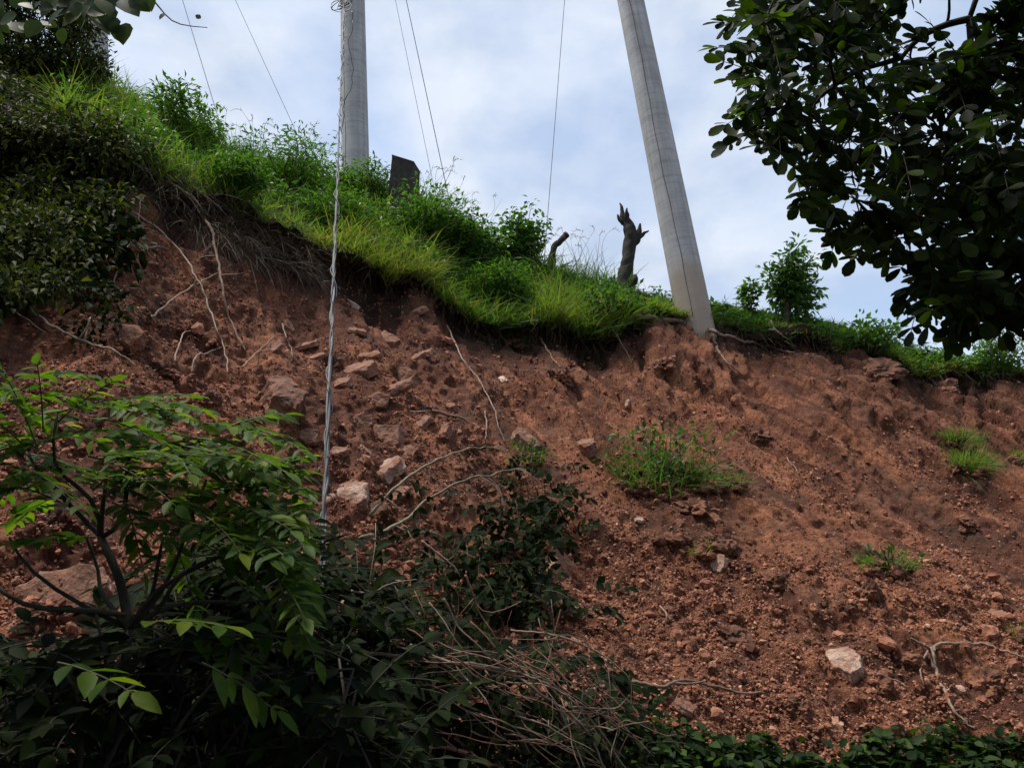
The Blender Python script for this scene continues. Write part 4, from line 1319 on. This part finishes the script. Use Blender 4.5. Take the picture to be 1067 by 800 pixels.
# individual sprigs that make the outline against the sky
for ax, ay, ex, ey in [(790, 25, 752, 22), (800, 50, 745, 48), (795, 80, 752, 62), (800, 110, 756, 128), (800, 130, 758, 150), (830, 150, 790, 150), (850, 190, 832, 212), (880, 220, 842, 216), (880, 235, 866, 262), (910, 240, 890, 268), (935, 245, 926, 268), (965, 260, 938, 278), (965, 285, 942, 312), (985, 300, 966, 338), (1000, 310, 990, 354), (1030, 315, 1020, 338), (1055, 315, 1048, 345), (975, 55, 955, 35), (1000, 60, 968, 22), (1050, 60, 1022, 35), (1060, 40, 1035, 22), (800, 20, 770, 2)]:
    d_ = rng.uniform(2.6, 2.9)
    sp_.spray(P(ax, ay, d_), P(ex, ey, d_), 4, .08, .58, upv=(rng.normal() * .3, -.9, .5), sag=.05, spread=.8, r=.003, flat=.4, start=.25)
# unseen crown added above and behind the camera to shade the undergrowth
for i in range(1500):
    a = rng.uniform(0, 6.28); r_ = 3.0 * math.sqrt(rng.random())
    c_ = np.array((2.0 + math.cos(a) * r_ * 1.3, .7 + math.sin(a) * r_ * 1.15, rng.uniform(3.4, 5.6)))
    if c_[0] < .4 and c_[1] > .4: continue  # gap in the added crown lets sun reach the left shrub
    u, w, zc = proj(c_)
    if zc > .2 and -150 < u < 1220 and w > -150:
        continue
    d_ = rand_unit(1)[0] * (1, 1, .4)
    sp_.spray(c_, c_ + unit(d_) * .36, 5, .12, .6, upv=(rng.normal() * .3, rng.normal() * .3, 1), sag=.15, flat=.3)
for i in range(14):
    a = rng.uniform(0, 6.28)
    limb(bk, crotch, np.array((2.6 + math.cos(a) * 2.4, -.6 + math.sin(a) * 1.5, 4.7)), .05, .01, .06, 9, 6)
bk.build('trunk', M['dark_stem'], tree)
sp_.m.build('twigs', M['dark_stem'], tree, kind='stuff')
leafy(tree, OBOV, sp_.O, sp_.X, sp_.N, sp_.L, sp_.W, 'tree_leaf')

# ---- round leaved tree whose branch tips reach in at the top left
tb = ground(-3.3, 1.6)
tree = thing('round_leaved_tree', tuple(tb), 'round leaved tree whose branch tips enter the top left corner', 'tree')
bk = MB()
cr_ = np.array((-3.0, 1.9, 3.5))
limb(bk, tb - (0, 0, .2), cr_, .15, .1, .03, 10, 12)
e1 = P(112, -6, 3.0); e2 = P(60, -60, 2.9)
limb(bk, cr_, e2, .05, .025, .06, 9, 7)
limb(bk, e2, e1, .018, .008, .06)
limb(bk, e1, P(140, -22, 3.05), .008, .004, .05)
p = limb(bk, P(140, -22, 3.05), P(216, 29, 3.1), .005, .0018, .06)
limb(bk, e1, P(88, 26, 3.0), .008, .003, .08)
sp_ = Sprays()
O, X, Nn, Ln = [], [], [], []
def one(px, py, dx, dy, size, nx=0, d=3.0, sz=.75):
    size *= sz
    O.append(P(px, py, d)); X.append(unit(np.array((dx, .1 * rng.normal(), -dy)))); Nn.append(unit(np.array((nx, -1, .45)) + .2 * rng.normal(size=3))); Ln.append(size)
for a in [(131, 24, .0, 1, .125), (122, 26, .3, .9, .1), (125, 0, .6, .5, .14), (112, 5, .1, 1, .13), (95, 5, -.3, 1, .14), (100, 20, .5, .5, .11), (135, -2, .8, .5, .12), (150, -8, .4, .9, .11), (85, 12, -.6, .6, .12), (78, 0, 0, 1, .13), (60, -5, -.5, .8, .14), (172, 14, -.5, .8, .045), (205, 20, .2, -.6, .035), (118, 18, .1, .8, .1), (108, -5, .9, .4, .13)]:
    one(*a, sz=.95)
for i in range(190):
    px, py = rng.uniform(-60, 112), rng.uniform(-70, 34)
    if px > 70 and py > 24: continue
    one(px, py, rng.normal() * .7, rng.uniform(-.2, 1), rng.uniform(.09, .14), rng.normal() * .4, rng.uniform(2.8, 3.4))
for i in range(6000):  # unseen leaves added overhead, left and behind to cut light on the undergrowth
    a = rng.uniform(0, 6.28); r_ = 3.0 * math.sqrt(rng.random())
    c_ = np.array((-2.6 + math.cos(a) * r_ * 1.1, -1.5 + math.sin(a) * r_ * .95, rng.uniform(3.3, 5.2)))
    if c_[0] < -2.3 or c_[1] < -1.3: c_[2] = rng.uniform(.6, 5.2)
    u, w, zc = proj(c_)
    if zc > .2 and -150 < u < 1220 and w > -150:
        continue
    O.append(c_); X.append(unit(rng.normal(size=3) * (1, 1, .4))); Nn.append(unit(np.array((0, 0, 1)) + .4 * rng.normal(size=3))); Ln.append(rng.uniform(.18, .27))
for i in range(12):
    a = rng.uniform(0, 6.28)
    limb(bk, cr_, np.array((-2.6 + math.cos(a) * 2, -1.5 + math.sin(a) * 1.5, 4.4)), .04, .01, .06, 9, 6)
bk.build('trunk', M['bark'], tree)
Ln = np.array(Ln)
leafy(tree, OVATE, O, X, Nn, Ln, Ln * .82, 'round_leaf', most=120)

# ---- dark leafy shrubs hanging over the left bank
def bank(name, label, cat, poly, n, leaf, width, mat, lo, hi, seedhubs, most=0):
    cx_ = sum(q[0] for q in poly) / len(poly); by = max(q[1] for q in poly)
    b0 = hit(cx_, by - 10)[0]
    t_ = thing(name, tuple(b0), label, cat)
    O, X, Nn = [], [], []
    st_ = MB()
    xs = [q[0] for q in poly]; ys = [q[1] for q in poly]
    hubs_ = []
    for _ in range(20000):
        if len(hubs_) >= seedhubs: break
        x, y = rng.uniform(min(xs), max(xs)), rng.uniform(min(ys), max(ys))
        if in_poly(x, y, poly):
            h_, n_ = hit(x, max(y, np.interp(x, PX, SY) + 12))
            d_ = h_[1] - rng.uniform(lo, hi)
            c_ = P(x, y, d_)
            if y < np.interp(x, PX, SY) + 12: c_ = P(x, y, h_[1] - rng.uniform(.1, .5))
            hubs_.append((x, y, c_))
            limb(st_, h_ - n_ * .05, c_, .012, .004, .1, 7, 5)
    per = n // max(1, len(hubs_))
    for x, y, c_ in hubs_:
        o = rand_unit(per)
        rr_ = rng.uniform(.18, .34)
        O.append(c_ + o * (rr_ * rng.random(per) ** .5)[:, None] * (1, .8, .75)); X.append(unit(o * .6 + rng.normal(size=(per, 3)) * .5 + (0.1, -.2, -.5))); Nn.append(unit(np.array((0.1, -.5, .8)) + .5 * rng.normal(size=(per, 3))))
    O, X, Nn = map(np.concatenate, (O, X, Nn))
    ln = leaf * rng.uniform(.6, 1.25, len(O))
    st_.build('stem', M['stem'], t_)
    leafy(t_, SMALL if leaf < .09 else OVATE, O, X, Nn, ln, ln * width, mat, most=most)
    return t_
bank('bank_shrub', 'dense dark shrub covering the left bank up to the corner', 'shrub', [(-60, -60), (50, -45), (82, 5), (98, 62), (118, 110), (138, 150), (128, 200), (105, 250), (60, 300), (0, 310), (-60, 310)], 27000, .075, .4, 'bank_leaf', .05, .5, 200)
bank('bank_shrub', 'tall dark shrub rising into the top left corner in front of the far pole', 'shrub', [(-60, -70), (55, -50), (88, 0), (96, 50), (84, 75), (-60, 80)], 9000, .075, .42, 'bank_leaf', .1, .6, 80)
bank('bank_shrub', 'yellowish green shrub spilling over the bank right of the dark one', 'shrub', [(95, 95), (140, 105), (190, 165), (175, 190), (140, 165), (120, 190), (105, 160)], 2600, .075, .4, 'weed_leaf', .0, .25, 22)
bank('bank_shrub', 'broader leaved sprig hanging below the dark bank shrub', 'shrub', [(60, 210), (105, 195), (138, 225), (130, 262), (95, 285), (60, 270)], 420, .12, .5, 'shade_toned_leaf', .1, .35, 10, most=60)
bank('bank_shrub', 'small dark creeper tuft low on the left bank by the hollow', 'shrub', [(85, 300), (125, 312), (128, 338), (100, 345), (80, 325)], 320, .075, .5, 'shade_toned_leaf', .05, .15, 6)
# dead grass matted over the scarp on the left
mb = MB()
n = 3600
px = rng.uniform(100, 330, n)
py = np.interp(px, [100, 150, 200, 260, 330], [140, 166, 202, 238, 266]) + rng.uniform(-10, 40, n) * np.interp(px, [100, 200, 330], [1.2, 1, .6])
pp = np.array([hit(a, c_, .02)[0] for a, c_ in zip(px, py)])
blades(pp, None, rng.uniform(.12, .5, n), np.full(n, .0055), rng.normal(size=(n, 3)) * .45 + np.array((.5, -.7, -1.25)), rng.random(n) * .7, np.clip(rng.beta(2, 2.4, n), 0, 1), mb, 4)
o = mb.build('dead_grass', M['dry'], kind='stuff')
tag(o, 'matted dead brown grass hanging over the left scarp', 'dead grass')

# ---- pinnate leaved shrub in the left foreground
gx = P(150, 800, 1.75)
b0 = ground(gx[0], gx[1])
shrub = thing('pinnate_shrub', tuple(b0), 'sunlit feather leaved shrub in the left foreground', 'shrub')
bk = MB()
sp_ = Sprays()
tips = [(30, 470, 1.75), (60, 430, 1.7), (110, 490, 1.7), (150, 470, 1.65), (215, 500, 1.7), (230, 580, 1.6), (90, 560, 1.75), (170, 560, 1.6), (280, 540, 1.7), (100, 640, 1.6), (190, 650, 1.55), (60, 690, 1.5), (240, 690, 1.5), (10, 560, 1.7), (300, 620, 1.7), (130, 720, 1.45)]
fork = P(135, 655, 1.68)
limb(bk, b0 - (0, 0, .1), fork, .012, .009, .03, 9, 8)
f2 = P(105, 560, 1.72)
limb(bk, fork, f2, .011, .008, .05, 8, 7)
for x, y, d in tips:
    e = P(x, y, d)
    st_ = f2 if y < 520 and x < 170 else fork
    limb(bk, st_ if y < 640 else (b0 * .4 + fork * .6), e, .006, .003, .07, 8, 5)
limb(bk, fork + (0, .02, .02), P(-10, 605, 1.6), .007, .004, .05)
FR = [(40, 470, 3, 378), (45, 450, 40, 372), (60, 440, 118, 392), (60, 430, 152, 408), (50, 460, 130, 440), (100, 490, 205, 448), (110, 480, 250, 470), (150, 470, 290, 452), (150, 480, 262, 496), (105, 500, 196, 520), (200, 500, 300, 470), (215, 500, 318, 520), (215, 510, 296, 556), (170, 550, 232, 572), (160, 540, 240, 526), (230, 570, 318, 590), (240, 560, 325, 620), (90, 540, 20, 500), (80, 520, -10, 470), (60, 500, -15, 520), (30, 470, -25, 420), (100, 560, 20, 560), (180, 560, 205, 630), (270, 540, 318, 560), (262, 560, 312, 600), (230, 590, 290, 650), (60, 470, 20, 410), (120, 470, 180, 420), (190, 500, 250, 540), (130, 520, 150, 590), (290, 610, 330, 680), (250, 480, 310, 490)]
POL2 = [(0, 400), (60, 385), (150, 410), (290, 455), (330, 530), (325, 620), (240, 600), (200, 560), (120, 540), (60, 520), (0, 540)]
for _ in range(400):
    x, y = rng.uniform(0, 330), rng.uniform(390, 620)
    if in_poly(x, y, POL2) and len(FR) < 120:
        FR.append((x, y, min(318, x + rng.uniform(30, 100) * (1 if x > 60 or rng.random() < .5 else -1)), y + rng.uniform(-25, 40)))
for ax, ay, ex, ey in FR:
    d0_ = rng.uniform(1.55, 1.85)
    sp_.spray(P(ax, ay, d0_), P(ex, ey, d0_ + rng.uniform(-.22, .12)), int(rng.integers(6, 10)), .052, .4, upv=(rng.normal() * .2, -.2, .95), sag=.06, spread=.85, flat=.25)
for ax, ay, ex, ey in [(190, 650, 308, 660), (190, 655, 290, 705), (60, 690, 138, 715), (210, 690, 288, 735), (150, 650, 235, 645), (20, 690, -20, 720)]:
    d0_ = rng.uniform(1.35, 1.6)
    sp_.spray(P(ax, ay, d0_), P(ex, ey, d0_ + rng.uniform(-.2, .1)), int(rng.integers(4, 6)), .066, .42, upv=(rng.normal() * .2, -.2, .95), sag=.06, spread=.85, flat=.25)
bk.build('stem', M['dark_stem'], shrub)
sp_.m.build('rachis', M['stem'], shrub, kind='stuff')
leafy(shrub, OVATE, sp_.O, sp_.X, sp_.N, sp_.L, sp_.W, 'shrub_leaf', name='leaflet')

# ---- shaded undergrowth
def under(name, label, poly, d0_, d1_, count, leaf, width, mat, pairs=(4, 7), most=0, rlen=.24):
    cx_ = sum(q[0] for q in poly) / len(poly)
    g = P(cx_, 790, (d0_ + d1_) / 2)
    b0 = ground(g[0], g[1])
    t_ = thing(name, tuple(b0), label, 'shrub')
    s_ = Sprays(); bk_ = MB()
    xs = [q[0] for q in poly]; ys = [q[1] for q in poly]
    hubs_ = []
    while len(hubs_) < count:
        x, y = rng.uniform(min(xs), max(xs)), rng.uniform(min(ys), max(ys))
        if in_poly(x, y, poly):
            c_ = P(x, y, rng.uniform(d0_, d1_))
            g_ = ground(c_[0], c_[1])
            if c_[2] < g_[2] + .03: c_[2] = g_[2] + .03 + .1 * rng.random()
            hubs_.append(c_)
    for i, c_ in enumerate(hubs_):
        if i % 4 == 0:
            g_ = ground(c_[0] * .8 + b0[0] * .2, c_[1] * .8 + b0[1] * .2)
            limb(bk_, g_ - (0, 0, .03), c_, .007, .003, .07, 7, 5)
        d_ = unit(rng.normal(size=3) * (1, 1, .35) + (0, -.25, 0))
        s_.spray(c_, c_ + d_ * rlen * rng.uniform(.7, 1.2), int(rng.integers(*pairs)), leaf, width, upv=(rng.normal() * .3, -.3, 1), sag=.12, flat=.3)
    bk_.build('stem', M['dark_stem'], t_)
    s_.m.build('rachis', M['dark_stem'], t_, kind='stuff')
    leafy(t_, OVATE, s_.O, s_.X, s_.N, s_.L, s_.W, mat, most=most, name='leaflet')
    return t_
under('undergrowth_shrub', 'dark shaded shrub filling the bottom left corner', [(-120, 665), (60, 672), (130, 690), (200, 655), (330, 650), (400, 700), (420, 860), (-120, 860)], 1.6, 2.6, 560, .06, .44, 'shade_toned_leaf', most=120)
under('undergrowth_shrub', 'dark shrub behind the sunlit one left of the cable foot', [(180, 580), (250, 555), (310, 560), (332, 610), (350, 700), (200, 720), (140, 650)], 2.1, 2.9, 260, .065, .44, 'shade_toned_leaf', most=60)
under('undergrowth_shrub', 'dense leafy shrub around the foot of the twisted cable', [(360, 570), (400, 590), (440, 620), (460, 680), (440, 800), (330, 800), (325, 620)], 2.7, 3.5, 240, .065, .5, 'shade_toned_leaf', most=100)
under('undergrowth_shrub', 'low dark shrub under the heap of dead twigs', [(420, 660), (560, 660), (640, 715), (690, 800), (690, 860), (400, 860)], 2.9, 3.5, 330, .055, .6, 'shade_toned_leaf', most=120)

# fallen leafy branches in the middle
def fallen(pts, r0_, label, clusters, leaf, count, mat='shade_toned_leaf'):
    ps = [hit(x, y)[0] + np.array((0, -.1, .12)) * w for x, y, w in pts]
    t_ = thing('fallen_branch', tuple(ps[0]), label, 'branch', 'leafy branches fallen at the foot of the slope')
    p = jitter(smooth_path(ps, 8), .02)
    m_ = MB(); m_.tube(p, np.linspace(r0_, r0_ * .35, len(p)), 7); m_.build('bough', M['bough'], t_)
    s_ = Sprays(); tw_ = MB()
    for cx_, cy_, rpx, n_ in clusters:
        for i in range(n_):
            a = rng.uniform(0, 6.28); q = rpx * math.sqrt(rng.random())
            h_, nn_ = hit(cx_ + math.cos(a) * q, cy_ + math.sin(a) * q)
            c_ = h_ + nn_ * rng.uniform(.03, .3)
            near = p[np.argmin(np.linalg.norm(p - c_, axis=1))]
            if i % 2 == 0 and np.linalg.norm(near - c_) < .4: limb(tw_, near, c_, .004, .002, .1, 6, 4)
            d_ = unit(rng.normal(size=3) * (1, .7, .5) + (0, -.2, -.2))
            s_.spray(c_, c_ + d_ * .22, 4, leaf, .55, upv=(rng.normal() * .5, -.6, .7), sag=.15, flat=.45)
    tw_.build('twigs', M['root'], t_, kind='stuff')
    s_.m.build('rachis', M['stem'], t_, kind='stuff')
    leafy(t_, OVATE, s_.O, s_.X, s_.N, s_.L, s_.W, mat, most=count, name='leaf')
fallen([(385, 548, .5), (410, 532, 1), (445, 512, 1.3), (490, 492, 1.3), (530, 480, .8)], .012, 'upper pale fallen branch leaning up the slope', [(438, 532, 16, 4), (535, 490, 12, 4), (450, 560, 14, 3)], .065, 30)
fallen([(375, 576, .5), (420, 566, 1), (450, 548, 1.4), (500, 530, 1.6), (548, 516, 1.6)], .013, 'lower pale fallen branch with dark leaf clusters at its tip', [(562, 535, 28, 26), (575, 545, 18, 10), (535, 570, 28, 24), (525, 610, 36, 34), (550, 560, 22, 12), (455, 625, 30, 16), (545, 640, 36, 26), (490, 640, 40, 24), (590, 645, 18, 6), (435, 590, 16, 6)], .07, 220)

# ---- heap of dead twigs at the bottom
HG = 'dead twigs heaped at the foot of the slope'
heap = [
 ([(428, 672), (480, 690), (540, 706), (590, 740), (628, 790), (640, 812)], .012, 'deadwood', 'longest pale twig bending down through the brush heap'),
 ([(372, 683), (450, 686), (520, 696), (575, 712), (610, 745), (665, 812)], .011, 'deadwood', 'second pale twig running beside the longest one in the brush heap'),
 ([(412, 766), (450, 773), (500, 790), (545, 806)], .018, 'redtwig', 'thick brown stick at the bottom edge under the brush heap'),
 ([(463, 622), (475, 648), (500, 675), (530, 702)], .008, 'deadwood', 'crooked pale twig standing over the brush heap'),
 ([(482, 600), (492, 620), (505, 650), (520, 672)], .007, 'redtwig', 'thin stem dropping from the dark leaves to the heap'),
 ([(365, 616), (385, 618), (410, 608), (437, 604)], .008, 'deadwood', 'pale hooked twig right of the cable foot'),
 ([(440, 562), (470, 585), (480, 600)], .008, 'deadwood', 'pale fork of twig under the lower fallen branch'),
 ([(530, 655), (580, 662), (620, 680), (655, 705), (660, 735)], .007, 'deadwood', 'thin twig arching right out of the brush heap'),
 ([(380, 700), (395, 735), (402, 770), (404, 806)], .009, 'redtwig', 'brown stem curving down left of the brush heap'),
 ([(305, 760), (315, 785), (325, 812)], .009, 'redtwig', 'short brown stem at the bottom edge left of the heap'),
 ([(430, 810), (436, 780), (440, 762)], .007, 'deadwood', 'short pale upright stick at the bottom edge'),
 ([(595, 735), (640, 738), (655, 728)], .006, 'deadwood', 'fine twig crossing above the ground cover'),
 ([(635, 760), (655, 754), (678, 752)], .006, 'deadwood', 'fine pale twig low beside the ground cover'),
]
for pts, r_, mt, lb in heap:
    ds_ = []
    for x, y in pts:
        dg = hit(x, min(y, 835))[0][1]
        ds_.append(min(dg - .12, 2.75))
    twig(pts, r_ * .6, r_ * .3, lb, 'dead_twig', mt, 'twig', group=HG, forks=2, depth=ds_)
for i in range(46):
    x0, y0 = rng.uniform(440, 650), rng.uniform(672, 785)
    y0 = max(y0, 668 + (x0 - 440) * .25)
    a = rng.normal() * .28 + .15 + (x0 - 440) / 210 * .5
    l_ = rng.uniform(60, 150)
    pts = [(x0 - math.cos(a) * l_ / 2, y0 - math.sin(a) * l_ / 2), (x0 + rng.normal() * 5, y0 + rng.normal() * 5), (x0 + math.cos(a) * l_ / 2, y0 + math.sin(a) * l_ / 2 + rng.uniform(0, 14))]
    ds_ = []
    dd = rng.uniform(0, .35)
    for x, y in pts:
        ds_.append(min(hit(x, min(y, 835))[0][1] - .1, 2.85 + rng.uniform(-.04, .04)) - dd * .5)
    twig(pts, rng.uniform(.0024, .0042), .0018, 'thin reddish brown dead twig tangled in the brush heap', 'dead_twig', random.choice(['redtwig', 'redtwig', 'deadwood']), 'twig', group='tangled thin twigs of the brush heap', forks=1, depth=ds_)

# ---- low ground cover along the foot of the slope
mb = MB()
O, X, Nn, Ln = [], [], [], []
for i in range(5200):
    x = rng.uniform(560, 1180)
    top = np.interp(x, [560, 640, 680, 800, 860, 900, 960, 1067, 1180], [740, 735, 755, 782, 796, 768, 760, 768, 770])
    y = rng.uniform(top, 846)
    if rng.random() < .3 and y < top + 8: continue
    h_, n_ = hit(x, y)
    O.append(h_ + n_ * rng.uniform(.0, .12)); X.append(unit(rng.normal(size=3) * (1, .8, .5) + (0, -.3, -.1))); Nn.append(unit(np.array((0, -.2, 1)) + .4 * rng.normal(size=3))); Ln.append(rng.uniform(.03, .085))
Ln = np.array(Ln)
mb.leaves(*OVATE, np.array(O), np.array(X), np.array(Nn), Ln, Ln * .6, rng.random(len(Ln)))
o = mb.build('ground_cover', M['cover_leaf'], kind='stuff')
tag(o, 'low dark green creeping plants along the foot of the slope', 'ground cover')
